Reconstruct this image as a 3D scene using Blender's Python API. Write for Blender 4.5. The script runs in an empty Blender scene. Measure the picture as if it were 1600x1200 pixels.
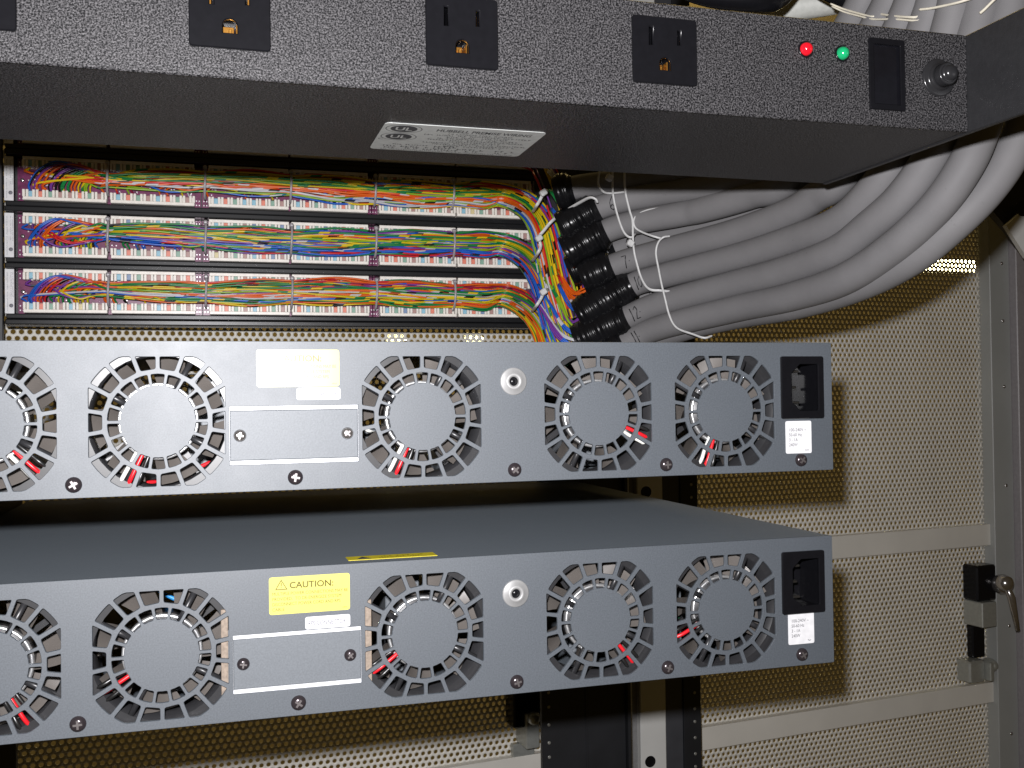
import bpy, bmesh, math, random
import numpy as np
from mathutils import Vector, Matrix

SC = bpy.context.scene
COL = SC.collection
MM = 0.001
rnd = random.Random(7)

# ------------------------------------------------------------------ camera
F_PX = 1595.08
YAW, PITCH, ROLL = math.radians(16.514), math.radians(0.835), math.radians(-0.7855)
CAM = np.array([-309.48, -460.64, -26.69])          # millimetres


def camera_axes():
    ca, sa, cb, sb, cc, sc = math.cos(YAW), math.sin(YAW), math.cos(PITCH), math.sin(PITCH), math.cos(ROLL), math.sin(ROLL)
    f = np.array([sa * cb, ca * cb, sb])
    r0 = np.array([ca, -sa, 0.0])
    u0 = np.cross(r0, f)
    return cc * r0 + sc * u0, -sc * r0 + cc * u0, f


AX_R, AX_U, AX_F = camera_axes()
cd = bpy.data.cameras.new('camera')
cam = bpy.data.objects.new('camera', cd)
COL.objects.link(cam)
cd.sensor_width = 36.0
cd.lens = F_PX / 1600.0 * 36.0
cd.clip_start = 0.01
cd.clip_end = 30.0
m = Matrix.Identity(4)
for i in range(3):
    m[i][0], m[i][1], m[i][2], m[i][3] = AX_R[i], AX_U[i], -AX_F[i], CAM[i] * MM
cam.matrix_world = m
SC.camera = cam

# ------------------------------------------------------------------ light: dim warm room, on-camera flash
w = bpy.data.worlds.new("World")
SC.world = w
w.use_nodes = True
w.node_tree.nodes['Background'].inputs[0].default_value = (1.0, 0.66, 0.22, 1)
w.node_tree.nodes['Background'].inputs[1].default_value = 0.036


def lamp(name, kind, loc, energy, color, size=0.02, target=None, shape='DISK', size_y=None):
    ld = bpy.data.lights.new(name, kind)
    ld.energy = energy
    ld.color = color
    if kind == 'AREA':
        ld.shape = shape
        ld.size = size
        if size_y:
            ld.size_y = size_y
    o = bpy.data.objects.new(name, ld)
    COL.objects.link(o)
    o.location = [c * MM for c in loc]
    if target is not None:
        d = Vector([t - l for t, l in zip(target, loc)])
        o.rotation_euler = d.to_track_quat('-Z', 'Y').to_euler()
    return o


FLASH = CAM - AX_R * 15 + AX_U * 35
lamp('camera_flash', 'AREA', FLASH, 6.2, (1.0, 0.985, 1.0), 0.014, FLASH + AX_F * 1000 - AX_R * 120)
lamp('room_ceiling_lamp', 'AREA', (500, 1150, 1400), 15, (1.0, 0.74, 0.30), 1.4, (500, 2300, -200), 'RECTANGLE', 0.5)

SC.view_settings.view_transform = 'Standard'
SC.view_settings.look = 'None'
SC.view_settings.exposure = 0
SC.view_settings.gamma = 1
SC.render.engine = 'CYCLES'
SC.cycles.max_bounces = 6


# ------------------------------------------------------------------ placing helpers (millimetres)
def ray(px, py):
    return AX_F + AX_R * (px - 800) / F_PX - AX_U * (py - 600) / F_PX


def deep(px, py, depth):
    return CAM + ray(px, py) * depth


def aty(px, py, Y):
    d = ray(px, py)
    return CAM + d * (Y - CAM[1]) / d[1]


def atz(px, py, Z):
    d = ray(px, py)
    return CAM + d * (Z - CAM[2]) / d[2]


# ------------------------------------------------------------------ materials
MATS = {}


def nodes_of(name):
    mt = bpy.data.materials.new(name)
    mt.use_nodes = True
    nt = mt.node_tree
    b = nt.nodes['Principled BSDF']
    return mt, nt, b


def tex(nt, kind, scale, coords='Object', **kw):
    tc = nt.nodes.new('ShaderNodeTexCoord')
    n = nt.nodes.new(kind)
    nt.links.new(tc.outputs[coords], n.inputs['Vector'])
    n.inputs['Scale'].default_value = scale
    for k, v in kw.items():
        n.inputs[k].default_value = v
    return n


def ramp(nt, src, stops):
    r = nt.nodes.new('ShaderNodeValToRGB')
    while len(r.color_ramp.elements) < len(stops):
        r.color_ramp.elements.new(0.5)
    for e, (p, c) in zip(r.color_ramp.elements, stops):
        e.position = p
        e.color = tuple(c) + (1,) if len(c) == 3 else c
    nt.links.new(src, r.inputs[0])
    return r


def bump(nt, b, src, strength, dist):
    bp = nt.nodes.new('ShaderNodeBump')
    bp.inputs['Strength'].default_value = strength
    bp.inputs['Distance'].default_value = dist
    nt.links.new(src, bp.inputs['Height'])
    nt.links.new(bp.outputs['Normal'], b.inputs['Normal'])
    return bp


def mat(name, col, rough=0.5, metal=0.0, grain=0.08, gscale=300, bmp=0.0, bscale=600, bdist=0.0002, spec=0.5, trans=0.0, coat=0.0):
    """plain paint / plastic / metal with a faint tone variation and optional fine relief"""
    if name in MATS:
        return MATS[name]
    mt, nt, b = nodes_of(name)
    n = tex(nt, 'ShaderNodeTexNoise', gscale, Detail=3.0)
    lo = [max(0, c * (1 - grain)) for c in col]
    hi = [min(1, c * (1 + grain)) for c in col]
    r = ramp(nt, n.outputs['Fac'], [(0.3, lo), (0.7, hi)])
    nt.links.new(r.outputs[0], b.inputs['Base Color'])
    b.inputs['Roughness'].default_value = rough
    b.inputs['Metallic'].default_value = metal
    b.inputs['Specular IOR Level'].default_value = spec
    b.inputs['Coat Weight'].default_value = coat
    b.inputs['Coat Roughness'].default_value = 0.15
    if trans:
        b.inputs['Transmission Weight'].default_value = trans
    if bmp:
        n2 = tex(nt, 'ShaderNodeTexNoise', bscale, Detail=2.0)
        bump(nt, b, n2.outputs['Fac'], bmp, bdist)
    MATS[name] = mt
    return mt


def chassis_paint():
    mt, nt, b = nodes_of('slate_grey_chassis_paint')
    n = tex(nt, 'ShaderNodeTexNoise', 1500, Detail=2.0)
    r = ramp(nt, n.outputs['Fac'], [(0.30, (0.057, 0.066, 0.078)), (0.70, (0.085, 0.098, 0.115))])
    n3 = tex(nt, 'ShaderNodeTexNoise', 9, Detail=4.0)
    mx = nt.nodes.new('ShaderNodeMixRGB')
    mx.blend_type = 'MULTIPLY'
    mx.inputs[0].default_value = 0.35
    r3 = ramp(nt, n3.outputs['Fac'], [(0.3, (0.75, 0.76, 0.78)), (0.7, (1, 1, 1))])
    nt.links.new(r.outputs[0], mx.inputs[1])
    nt.links.new(r3.outputs[0], mx.inputs[2])
    nt.links.new(mx.outputs[0], b.inputs['Base Color'])
    b.inputs['Roughness'].default_value = 0.53
    b.inputs['Specular IOR Level'].default_value = 0.85
    b.inputs['Sheen Weight'].default_value = 0.045
    b.inputs['Sheen Roughness'].default_value = 0.4
    b.inputs['Sheen Tint'].default_value = (0.75, 0.88, 1.0, 1)
    n4 = tex(nt, 'ShaderNodeTexNoise', 22, Detail=6.0, Roughness=0.7)
    mp = nt.nodes.new('ShaderNodeMapRange')
    mp.inputs['To Min'].default_value = 0.46
    mp.inputs['To Max'].default_value = 0.60
    nt.links.new(n4.outputs['Fac'], mp.inputs['Value'])
    nt.links.new(mp.outputs[0], b.inputs['Roughness'])
    n2 = tex(nt, 'ShaderNodeTexNoise', 1900, Detail=2.0)
    bump(nt, b, n2.outputs['Fac'], 0.12, 0.00006)
    MATS['chassis'] = mt
    return mt


def wrinkle_paint():
    mt, nt, b = nodes_of('black_wrinkle_powder_coat')
    n = tex(nt, 'ShaderNodeTexNoise', 1500, Detail=2.0, Roughness=0.5, Distortion=0.4)
    r = ramp(nt, n.outputs['Fac'], [(0.42, (0.006, 0.006, 0.007)), (0.64, (0.088, 0.085, 0.089))])
    n3 = tex(nt, 'ShaderNodeTexNoise', 900, Detail=6.0, Roughness=0.75)
    dust = ramp(nt, n3.outputs['Fac'], [(0.665, (0, 0, 0)), (0.72, (0.5, 0.48, 0.45))])
    mx = nt.nodes.new('ShaderNodeMixRGB')
    mx.blend_type = 'ADD'
    mx.inputs[0].default_value = 0.5
    nt.links.new(r.outputs[0], mx.inputs[1])
    nt.links.new(dust.outputs[0], mx.inputs[2])
    nt.links.new(mx.outputs[0], b.inputs['Base Color'])
    b.inputs['Roughness'].default_value = 0.38
    b.inputs['Specular IOR Level'].default_value = 0.22
    bump(nt, b, n.outputs['Fac'], 0.75, 0.00026)
    MATS['wrinkle'] = mt
    return mt


def wire_mat(name, c1, c2):
    """insulation of one colour with short bands of its mate colour"""
    mt, nt, b = nodes_of(name)
    tc = nt.nodes.new('ShaderNodeTexCoord')
    sp = nt.nodes.new('ShaderNodeSeparateXYZ')
    nt.links.new(tc.outputs['Object'], sp.inputs[0])
    ad = nt.nodes.new('ShaderNodeMath'); ad.operation = 'SUBTRACT'
    nt.links.new(sp.outputs[0], ad.inputs[0]); nt.links.new(sp.outputs[2], ad.inputs[1])
    oi = nt.nodes.new('ShaderNodeObjectInfo')
    mu = nt.nodes.new('ShaderNodeMath'); mu.operation = 'MULTIPLY_ADD'
    mu.inputs[1].default_value = 15.0
    nt.links.new(ad.outputs[0], mu.inputs[0])
    mr = nt.nodes.new('ShaderNodeMath'); mr.operation = 'MULTIPLY'; mr.inputs[1].default_value = 7.0
    nt.links.new(oi.outputs['Random'], mr.inputs[0])
    nt.links.new(mr.outputs[0], mu.inputs[2])
    fr = nt.nodes.new('ShaderNodeMath'); fr.operation = 'FRACT'
    nt.links.new(mu.outputs[0], fr.inputs[0])
    lt = nt.nodes.new('ShaderNodeMath'); lt.operation = 'LESS_THAN'; lt.inputs[1].default_value = 0.13
    nt.links.new(fr.outputs[0], lt.inputs[0])
    mx = nt.nodes.new('ShaderNodeMixRGB')
    nt.links.new(lt.outputs[0], mx.inputs[0])
    mx.inputs[1].default_value = tuple(c * 0.85 for c in c1) + (1,)
    mx.inputs[2].default_value = tuple(c * 0.85 for c in c2) + (1,)
    nt.links.new(mx.outputs[0], b.inputs['Base Color'])
    b.inputs['Roughness'].default_value = 0.33
    return mt


def cable_mat():
    mt, nt, b = nodes_of('grey_cable_jacket')
    n = tex(nt, 'ShaderNodeTexNoise', 14, Detail=5.0, Roughness=0.6)
    r = ramp(nt, n.outputs['Fac'], [(0.3, (0.158, 0.155, 0.160)), (0.75, (0.210, 0.205, 0.210))])
    n3 = tex(nt, 'ShaderNodeTexNoise', 260, Detail=5.0, Roughness=0.8)
    sm = ramp(nt, n3.outputs['Fac'], [(0.28, (0.55, 0.55, 0.55)), (0.36, (1, 1, 1))])
    mx = nt.nodes.new('ShaderNodeMixRGB'); mx.blend_type = 'MULTIPLY'; mx.inputs[0].default_value = 0.6
    nt.links.new(r.outputs[0], mx.inputs[1]); nt.links.new(sm.outputs[0], mx.inputs[2])
    nt.links.new(mx.outputs[0], b.inputs['Base Color'])
    b.inputs['Roughness'].default_value = 0.6
    b.inputs['Specular IOR Level'].default_value = 0.22
    n2 = tex(nt, 'ShaderNodeTexNoise', 60, Detail=3.0)
    bump(nt, b, n2.outputs['Fac'], 0.12, 0.001)
    return mt


def emit(name, col, strength):
    mt = bpy.data.materials.new(name)
    mt.use_nodes = True
    nt = mt.node_tree
    b = nt.nodes['Principled BSDF']
    b.inputs['Base Color'].default_value = tuple(col) + (1,)
    b.inputs['Emission Color'].default_value = tuple(col) + (1,)
    b.inputs['Emission Strength'].default_value = strength
    return mt


PAINT = chassis_paint()
WRINKLE = wrinkle_paint()
BLACK = mat('black_plastic', (0.006, 0.006, 0.0075), 0.24, spec=0.25)
BLACKM = mat('black_matt_steel', (0.018, 0.019, 0.022), 0.45, bmp=0.2, bscale=900)
RAILBLK = mat('black_painted_rail', (0.012, 0.013, 0.016), 0.5, grain=0.2, gscale=30)
CHARC = mat('charcoal_steel', (0.05, 0.052, 0.06), 0.42, grain=0.15, gscale=40)
BLADE = mat('grey_brown_fan_plastic', (0.105, 0.094, 0.086), 0.32, grain=0.1, gscale=60)
FANBLK = mat('black_fan_plastic', (0.022, 0.022, 0.024), 0.35)
ZINC = mat('zinc_plated_steel', (0.125, 0.137, 0.152), 0.5, 0.0, grain=0.10, gscale=1400, bmp=0.15, bscale=1200)
SILV = mat('galvanised_latch_metal', (0.42, 0.43, 0.40), 0.32, 0.5)
HUBRING = mat('polished_hub_ring', (0.92, 0.93, 0.96), 0.3, 0.85)
BRIGHT = mat('flash_glint_metal', (0.86, 0.87, 0.90), 0.38, 0.25)  # near-white, flash reflection on the plate lips put into the colour
CHROME = mat('dull_chrome', (0.5, 0.48, 0.47), 0.22, 0.9)
CROSSM = mat('worn_recess_metal', (0.22, 0.20, 0.20), 0.35, 0.7)
SCREWM = mat('black_oxide_screw', (0.055, 0.045, 0.05), 0.2, 0.55)
WHITE = mat('white_label_paper', (0.74, 0.74, 0.76), 0.32, spec=0.6)
YELLOW = mat('pale_yellow_label', (0.62, 0.58, 0.13), 0.30, grain=0.03, spec=0.75)
YELLOW2 = mat('yellow_warning_label', (0.72, 0.60, 0.03), 0.45)
INKOL = mat('olive_print', (0.10, 0.075, 0.012), 0.34, spec=0.4)
INKY = mat('faint_yellow_brown_print', (0.10, 0.07, 0.012), 0.34, spec=0.45)
INK = mat('grey_black_print', (0.05, 0.05, 0.055), 0.6)
INKG = mat('faint_grey_print', (0.24, 0.24, 0.27), 0.6, spec=0.1)
INKR = mat('pale_grey_print', (0.13, 0.13, 0.15), 0.6, spec=0.1)
MARKER = mat('black_marker_ink', (0.01, 0.01, 0.012), 0.4)
SILVLAB = mat('silver_grey_label', (0.52, 0.53, 0.52), 0.4, 0.1)
DOORP = mat('light_beige_grey_door_paint', (0.72, 0.695, 0.635), 0.5, grain=0.05, gscale=20)
DOORF = mat('light_grey_frame_paint', (0.36, 0.37, 0.36), 0.45, grain=0.06, gscale=15)
POSTW = mat('pale_grey_post_paint', (0.62, 0.62, 0.60), 0.45, grain=0.05, gscale=20)
BLOCKW = mat('ivory_block_plastic', (0.84, 0.80, 0.74), 0.35)
PCB = mat('purple_circuit_board', (0.16, 0.022, 0.09), 0.3, grain=0.35, gscale=250)
BRASS = mat('brass_contact', (0.62, 0.30, 0.06), 0.3, 0.9)
TIE = mat('white_nylon', (0.62, 0.62, 0.62), 0.35)
TIEC = mat('translucent_nylon', (0.50, 0.47, 0.50), 0.35, trans=0.35)
TAPE = mat('black_vinyl_tape', (0.007, 0.007, 0.008), 0.24, spec=0.3, grain=0.3, gscale=80, bmp=0.5, bscale=160, bdist=0.0006)
CABLE = cable_mat()
STRING = mat('waxed_lacing_cord', (0.75, 0.70, 0.58), 0.4)
REDW = mat('red_insulation', (0.62, 0.012, 0.02), 0.35)
WHITEW = mat('white_insulation', (0.70, 0.70, 0.66), 0.35)
BLKW = mat('black_insulation', (0.012, 0.012, 0.012), 0.3)
GREENW = mat('green_insulation', (0.03, 0.35, 0.12), 0.35)
BLUEW = mat('blue_insulation', (0.03, 0.25, 0.6), 0.35)
TAN = mat('tan_board_edge', (0.24, 0.19, 0.15), 0.7, grain=0.25, gscale=600)
REDLED = mat('red_lens', (0.75, 0.008, 0.02), 0.08, coat=1.0)
GRNLED = mat('green_lens', (0.01, 0.34, 0.13), 0.08, coat=1.0)
WALLM = mat('dim_beige_wall_paint', (0.42, 0.36, 0.22), 0.8, grain=0.2, gscale=4)
GOLDHAZE = emit('fluorescent_tube_glow', (1.0, 0.88, 0.50), 30.0)

WC = {'blue': (0.02, 0.13, 0.62), 'orange': (0.80, 0.13, 0.01), 'green': (0.01, 0.24, 0.06), 'brown': (0.22, 0.05, 0.03),
      'slate': (0.12, 0.14, 0.17), 'white': (0.60, 0.60, 0.64), 'red': (0.68, 0.02, 0.03), 'black': (0.01, 0.01, 0.01),
      'yellow': (0.80, 0.58, 0.01), 'violet': (0.20, 0.05, 0.35), 'lime': (0.28, 0.48, 0.02), 'maroon': (0.30, 0.01, 0.05)}
PAIRS = [('blue', 'white'), ('orange', 'red'), ('green', 'yellow'), ('yellow', 'black'), ('violet', 'slate'), ('red', 'black'), ('white', 'blue'),
         ('orange', 'yellow'), ('lime', 'green'), ('maroon', 'green'), ('yellow', 'black'), ('green', 'black'), ('blue', 'black'), ('white', 'black'),
         ('orange', 'white'), ('yellow', 'green'), ('red', 'white'), ('violet', 'blue')]
WIREM = [wire_mat(a + '_' + b + '_insulation', WC[a], WC[b]) for a, b in PAIRS]
CHIPM = [mat(n + '_chip', c, 0.4) for n, c in (('light_blue', (0.25, 0.48, 0.60)), ('salmon', (0.70, 0.22, 0.15)), ('sage', (0.22, 0.38, 0.30)),
                                               ('rose_brown', (0.40, 0.24, 0.22)), ('pale_yellow', (0.62, 0.54, 0.30)), ('slate_blue', (0.18, 0.26, 0.42)))]

# ------------------------------------------------------------------ object helpers
ORG = {}


def thing(name, label, cat, loc, group=None, rz=0.0):
    o = bpy.data.objects.new(name, None)
    o.empty_display_size = 0.02
    COL.objects.link(o)
    o.location = [c * MM for c in loc]
    o.rotation_euler = (0, 0, rz)
    o['label'] = label
    o['category'] = cat
    if group:
        o['group'] = group
    ORG[o.name] = np.array(loc, float)
    return o


def link(name, me, parent=None, mats=None, loc=None):
    o = bpy.data.objects.new(name, me)
    COL.objects.link(o)
    if mats is not None:
        for x in (mats if isinstance(mats, (list, tuple)) else [mats]):
            me.materials.append(x)
    if parent is not None:
        o.parent = parent
        ORG[o.name] = ORG[parent.name]
    if loc is not None:
        o.location = [c * MM for c in loc]
    return o


class G:
    """collects shapes given in world millimetres"""

    def __init__(self):
        self.bm = bmesh.new()

    def box(self, x0, x1, y0, y1, z0, z1, bev=0.0, mi=0, seg=1, rot=None, piv=None):
        r = bmesh.ops.create_cube(self.bm, size=1.0)
        vs = r['verts']
        for v in vs:
            v.co = Vector(((x0 + x1) / 2 + v.co.x * (x1 - x0), (y0 + y1) / 2 + v.co.y * (y1 - y0), (z0 + z1) / 2 + v.co.z * (z1 - z0)))
        if rot is not None:
            c = Vector(piv) if piv is not None else Vector(((x0 + x1) / 2, (y0 + y1) / 2, (z0 + z1) / 2))
            for v in vs:
                v.co = rot @ (v.co - c) + c
        fs = {f for v in vs for f in v.link_faces}
        for f in fs:
            f.material_index = mi
        if bev > 0:
            es = list({e for v in vs for e in v.link_edges})
            rb = bmesh.ops.bevel(self.bm, geom=es, offset=bev, segments=seg, affect='EDGES', profile=0.5)
            for f in rb['faces']:
                f.material_index = mi
        return self

    def poly(self, pts, d, mi=0):
        """polygon pts extruded by vector d"""
        a = [self.bm.verts.new(Vector(p)) for p in pts]
        b = [self.bm.verts.new(Vector(p) + Vector(d)) for p in pts]
        n = len(pts)
        fs = [self.bm.faces.new(a), self.bm.faces.new(b[::-1])]
        for i in range(n):
            fs.append(self.bm.faces.new((a[i], b[i], b[(i + 1) % n], a[(i + 1) % n])))
        for f in fs:
            f.material_index = mi
        return self

    def lathe(self, c, axis, prof, seg=24, mi=0, smooth=True):
        """prof: (radius, distance along axis)"""
        ax = Vector(axis).normalized()
        t = Vector((0, 0, 1)) if abs(ax.z) < 0.9 else Vector((1, 0, 0))
        u = ax.cross(t).normalized()
        v = ax.cross(u)
        rings = []
        for r, h in prof:
            if r < 1e-6:
                rings.append([self.bm.verts.new(Vector(c) + ax * h)])
            else:
                rings.append([self.bm.verts.new(Vector(c) + ax * h + (u * math.cos(k * 2 * math.pi / seg) + v * math.sin(k * 2 * math.pi / seg)) * r) for k in range(seg)])
        for A, B in zip(rings, rings[1:]):
            for k in range(seg):
                k2 = (k + 1) % seg
                if len(A) == 1 and len(B) == 1:
                    continue
                if len(A) == 1:
                    vs = (A[0], B[k], B[k2])
                elif len(B) == 1:
                    vs = (A[k], B[0], A[k2])
                else:
                    vs = (A[k], B[k], B[k2], A[k2])
                f = self.bm.faces.new(vs)
                f.material_index = mi
                f.smooth = smooth
        return self

    def tube(self, pts, r, seg=8, mi=0, caps=True, flat=1.0):
        P = np.array(pts, float)
        n = len(P)
        T = np.gradient(P, axis=0)
        T /= np.linalg.norm(T, axis=1)[:, None] + 1e-12
        ref = np.array([0, 0, 1.0]) if abs(T[0][2]) < 0.9 else np.array([1.0, 0, 0])
        nrm = np.cross(T[0], ref); nrm /= np.linalg.norm(nrm)
        rad = r if hasattr(r, '__len__') else [r] * n
        ang = np.arange(seg) * 2 * math.pi / seg
        rings = []
        for i in range(n):
            nrm = nrm - T[i] * (nrm @ T[i]); nrm /= np.linalg.norm(nrm)
            bi = np.cross(T[i], nrm)
            rings.append([self.bm.verts.new(P[i] + rad[i] * (nrm * math.cos(a) + bi * math.sin(a) * flat)) for a in ang])
        for A, B in zip(rings, rings[1:]):
            for k in range(seg):
                f = self.bm.faces.new((A[k], A[(k + 1) % seg], B[(k + 1) % seg], B[k]))
                f.smooth = True
                f.material_index = mi
        if caps:
            for R_ in (rings[0][::-1], rings[-1]):
                f = self.bm.faces.new(R_)
                f.material_index = mi
        return self

    def build(self, name, mats, parent=None, org=None, kind=None):
        o_ = ORG[parent.name] if parent is not None else np.array(org if org is not None else (0, 0, 0), float)
        bmesh.ops.recalc_face_normals(self.bm, faces=self.bm.faces)
        for v in self.bm.verts:
            v.co = (v.co - Vector(o_)) * MM
        me = bpy.data.meshes.new(name)
        self.bm.to_mesh(me)
        self.bm.free()
        o = link(name, me, parent, mats)
        if parent is None:
            o.location = Vector(o_) * MM
            ORG[o.name] = o_
        if kind:
            o['kind'] = kind
        return o


def tag(o, label, cat, group=None):
    o['label'] = label
    o['category'] = cat
    if group:
        o['group'] = group
    return o


def spline(ctrl, n=12):
    P = [np.array(p, float) for p in ctrl]
    P = [2 * P[0] - P[1]] + P + [2 * P[-1] - P[-2]]
    out = []
    for i in range(1, len(P) - 2):
        p0, p1, p2, p3 = P[i - 1:i + 3]
        for k in range(n):
            t = k / n
            out.append(0.5 * ((2 * p1) + (-p0 + p2) * t + (2 * p0 - 5 * p1 + 4 * p2 - p3) * t * t + (-p0 + 3 * p1 - 3 * p2 + p3) * t ** 3))
    out.append(P[-2])
    return np.array(out)


def rounded(pts, r, seg=3):
    out = []
    n = len(pts)
    for i in range(n):
        a, b, c = (np.array(pts[j % n], float) for j in (i - 1, i, i + 1))
        va, vc = a - b, c - b
        la, lc = np.linalg.norm(va), np.linalg.norm(vc)
        va /= la; vc /= lc
        ang = math.acos(max(-1, min(1, va @ vc)))
        if ang > 2.8:
            out.append(tuple(b))
            continue
        d = min(r / math.tan(ang / 2), la * 0.45, lc * 0.45)
        p, q = b + va * d, b + vc * d
        for k in range(seg + 1):
            t = k / seg
            out.append(tuple((1 - t) ** 2 * p + 2 * t * (1 - t) * b + t * t * q))
    return out


def rect(x0, x1, z0, z1):
    return [(x0, z0), (x1, z0), (x1, z1), (x0, z1)]


DG = None


def sheet(name, loops, y, thick, mats, parent, bevel=0.0, flip=None):
    """flat sheet with holes: 2D loops in (x, z), centred on plane y"""
    cu = bpy.data.curves.new(name, 'CURVE')
    cu.dimensions = '2D'
    cu.fill_mode = 'BOTH'
    cu.extrude = thick / 2 - bevel
    cu.bevel_depth = bevel
    cu.bevel_resolution = 0
    for L in loops:
        s = cu.splines.new('POLY')
        s.points.add(len(L) - 1)
        for p, (x, z) in zip(s.points, L):
            p.co = (x, z, 0, 1)
        s.use_cyclic_u = True
    tmp = bpy.data.objects.new('tmp', cu)
    COL.objects.link(tmp)
    dg = bpy.context.evaluated_depsgraph_get()
    dg.update()
    me = bpy.data.meshes.new_from_object(tmp.evaluated_get(dg))
    bpy.data.objects.remove(tmp)
    bpy.data.curves.remove(cu)
    o_ = ORG[parent.name]
    co = np.empty(len(me.vertices) * 3)
    me.vertices.foreach_get('co', co)
    co = co.reshape(-1, 3)
    X = co[:, 0].copy(); Z = co[:, 1].copy(); D = co[:, 2].copy()
    new = np.stack([X, y - D, Z], 1)
    new = (new - o_) * MM
    me.vertices.foreach_set('co', new.ravel())
    me.update()
    me.materials.clear()
    return link(name, me, parent, mats)


TXT = {}


def text2d(s, bold=False):
    key = (s, bold)
    if key in TXT:
        return TXT[key]
    cu = bpy.data.curves.new('t', 'FONT')
    cu.body = s
    cu.size = 1.0
    cu.resolution_u = 3
    if bold:
        cu.offset = 0.018
    ob = bpy.data.objects.new('t', cu)
    COL.objects.link(ob)
    dg = bpy.context.evaluated_depsgraph_get()
    dg.update()
    me = bpy.data.meshes.new_from_object(ob.evaluated_get(dg))
    V = np.array([v.co[:2] for v in me.vertices])
    Fc = [tuple(p.vertices) for p in me.polygons]
    bpy.data.objects.remove(ob)
    bpy.data.curves.remove(cu)
    bpy.data.meshes.remove(me)
    TXT[key] = (V, Fc)
    return TXT[key]


def lettering(items, fmap, m_, parent, name='lettering'):
    """items: (string, x, y, cap height, width or None, bold); fmap maps label (x, y) in mm to world mm"""
    VV, FF = [], []
    for it in items:
        if it[0] == 'QUAD':
            _, x0, y0, x1, y1 = it
            b = len(VV)
            VV += [fmap(x0, y0), fmap(x1, y0), fmap(x1, y1), fmap(x0, y1)]
            FF.append((b, b + 1, b + 2, b + 3))
            continue
        s, x, y, h, wd, bold = it
        V, Fc = text2d(s, bold)
        k = h / 0.69
        V = V * k
        if wd:
            V = V * np.array([wd / (V[:, 0].max() - V[:, 0].min()), 1.0])
        b = len(VV)
        VV += [fmap(x + v[0], y + v[1]) for v in V]
        FF += [tuple(b + i for i in f) for f in Fc]
    o_ = ORG[parent.name]
    me = bpy.data.meshes.new(name)
    me.from_pydata([tuple((np.array(v) - o_) * MM) for v in VV], [], FF)
    me.update()
    return link(name, me, parent, m_)


def illegible(x0, x1, y, h, rr, fill=0.75):
    """print too small to read: a run of tiny strokes"""
    out = []
    x = x0
    while x < x1:
        wd = rr.uniform(0.35, 0.9) * h
        if rr.random() < fill:
            t = rr.choice((0, 1, 2))
            if t == 0:
                out.append(('QUAD', x, y, x + wd, y + h * 0.28)); out.append(('QUAD', x, y + h * 0.28, x + wd * 0.3, y + h))
            elif t == 1:
                out.append(('QUAD', x, y + h * 0.72, x + wd, y + h)); out.append(('QUAD', x + wd * 0.35, y, x + wd * 0.65, y + h * 0.72))
            else:
                out.append(('QUAD', x, y, x + wd * 0.32, y + h)); out.append(('QUAD', x + wd * 0.32, y + h * 0.4, x + wd, y + h * 0.62))
        x += wd + 0.18 * h
    return out


def facing(y):
    return lambda x, z: (x, y, z)


def label_sheet(name, x0, x1, z0, z1, y, r, m_, parent, t=0.2):
    return sheet(name, [rounded(rect(x0, x1, z0, z1), r, 4)], y - t / 2, t, m_, parent)


def screw(parent, x, y, z, r, m_, name='screw', seed=0, cross=None, axis=(0, -1, 0)):
    g = G()
    h = r * 0.62
    g.lathe((x, y, z), axis, [(r, 0.0), (r, 0.25), (r * 0.93, h * 0.45), (r * 0.72, h * 0.8), (r * 0.4, h * 0.97), (0, h)], 20, 0)
    a0 = 0.5 + seed * 0.9
    for k in range(2):
        a = a0 + k * math.pi / 2
        ca, sa = math.cos(a), math.sin(a)
        L, W = r * 0.55, r * 0.13
        pts = [(x + ca * i * L - sa * j * W, y - h * 1.02 - 0.04 * k, z + sa * i * L + ca * j * W) for i, j in ((-1, -1), (1, -1), (1, 1), (-1, 1))]
        g.poly(pts, (0, 0.35 * h, 0), 1)
    return g.build(name, [m_, cross or CROSSM], parent)


# ------------------------------------------------------------------ the two fan-cooled chassis
HALF = 27.8


def slot_loops(cx, cz):
    loops = []
    for k in range(18):
        a = math.radians(90 + 20 * k)
        # inner ring
        d0, d1 = math.asin(0.52 / 15.3), math.asin(0.52 / 20.1)
        s = math.radians(10)
        pts = [(15.3, a - s + d0), (15.3, a), (15.3, a + s - d0), (20.5, a + s - d1), (20.5, a), (20.5, a - s + d1)]
        loops.append(rounded([(cx + r * math.cos(t), cz + r * math.sin(t)) for r, t in pts], 0.7, 2))
        b = a + s
        e0, e1 = math.asin(0.78 / 22.4), math.asin(0.78 / 30.0)
        arr = []
        for t in np.linspace(b - s + e1, b + s - e1, 7):
            R_ = min(31.6, HALF / max(abs(math.cos(t)), abs(math.sin(t))))
            arr.append((cx + R_ * math.cos(t), cz + R_ * math.sin(t)))
        arr += [(cx + 22.4 * math.cos(t), cz + 22.4 * math.sin(t)) for t in (b + s - e0, b - s + e0)]
        loops.append(rounded(arr, 0.9, 2))
    return loops


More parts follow.
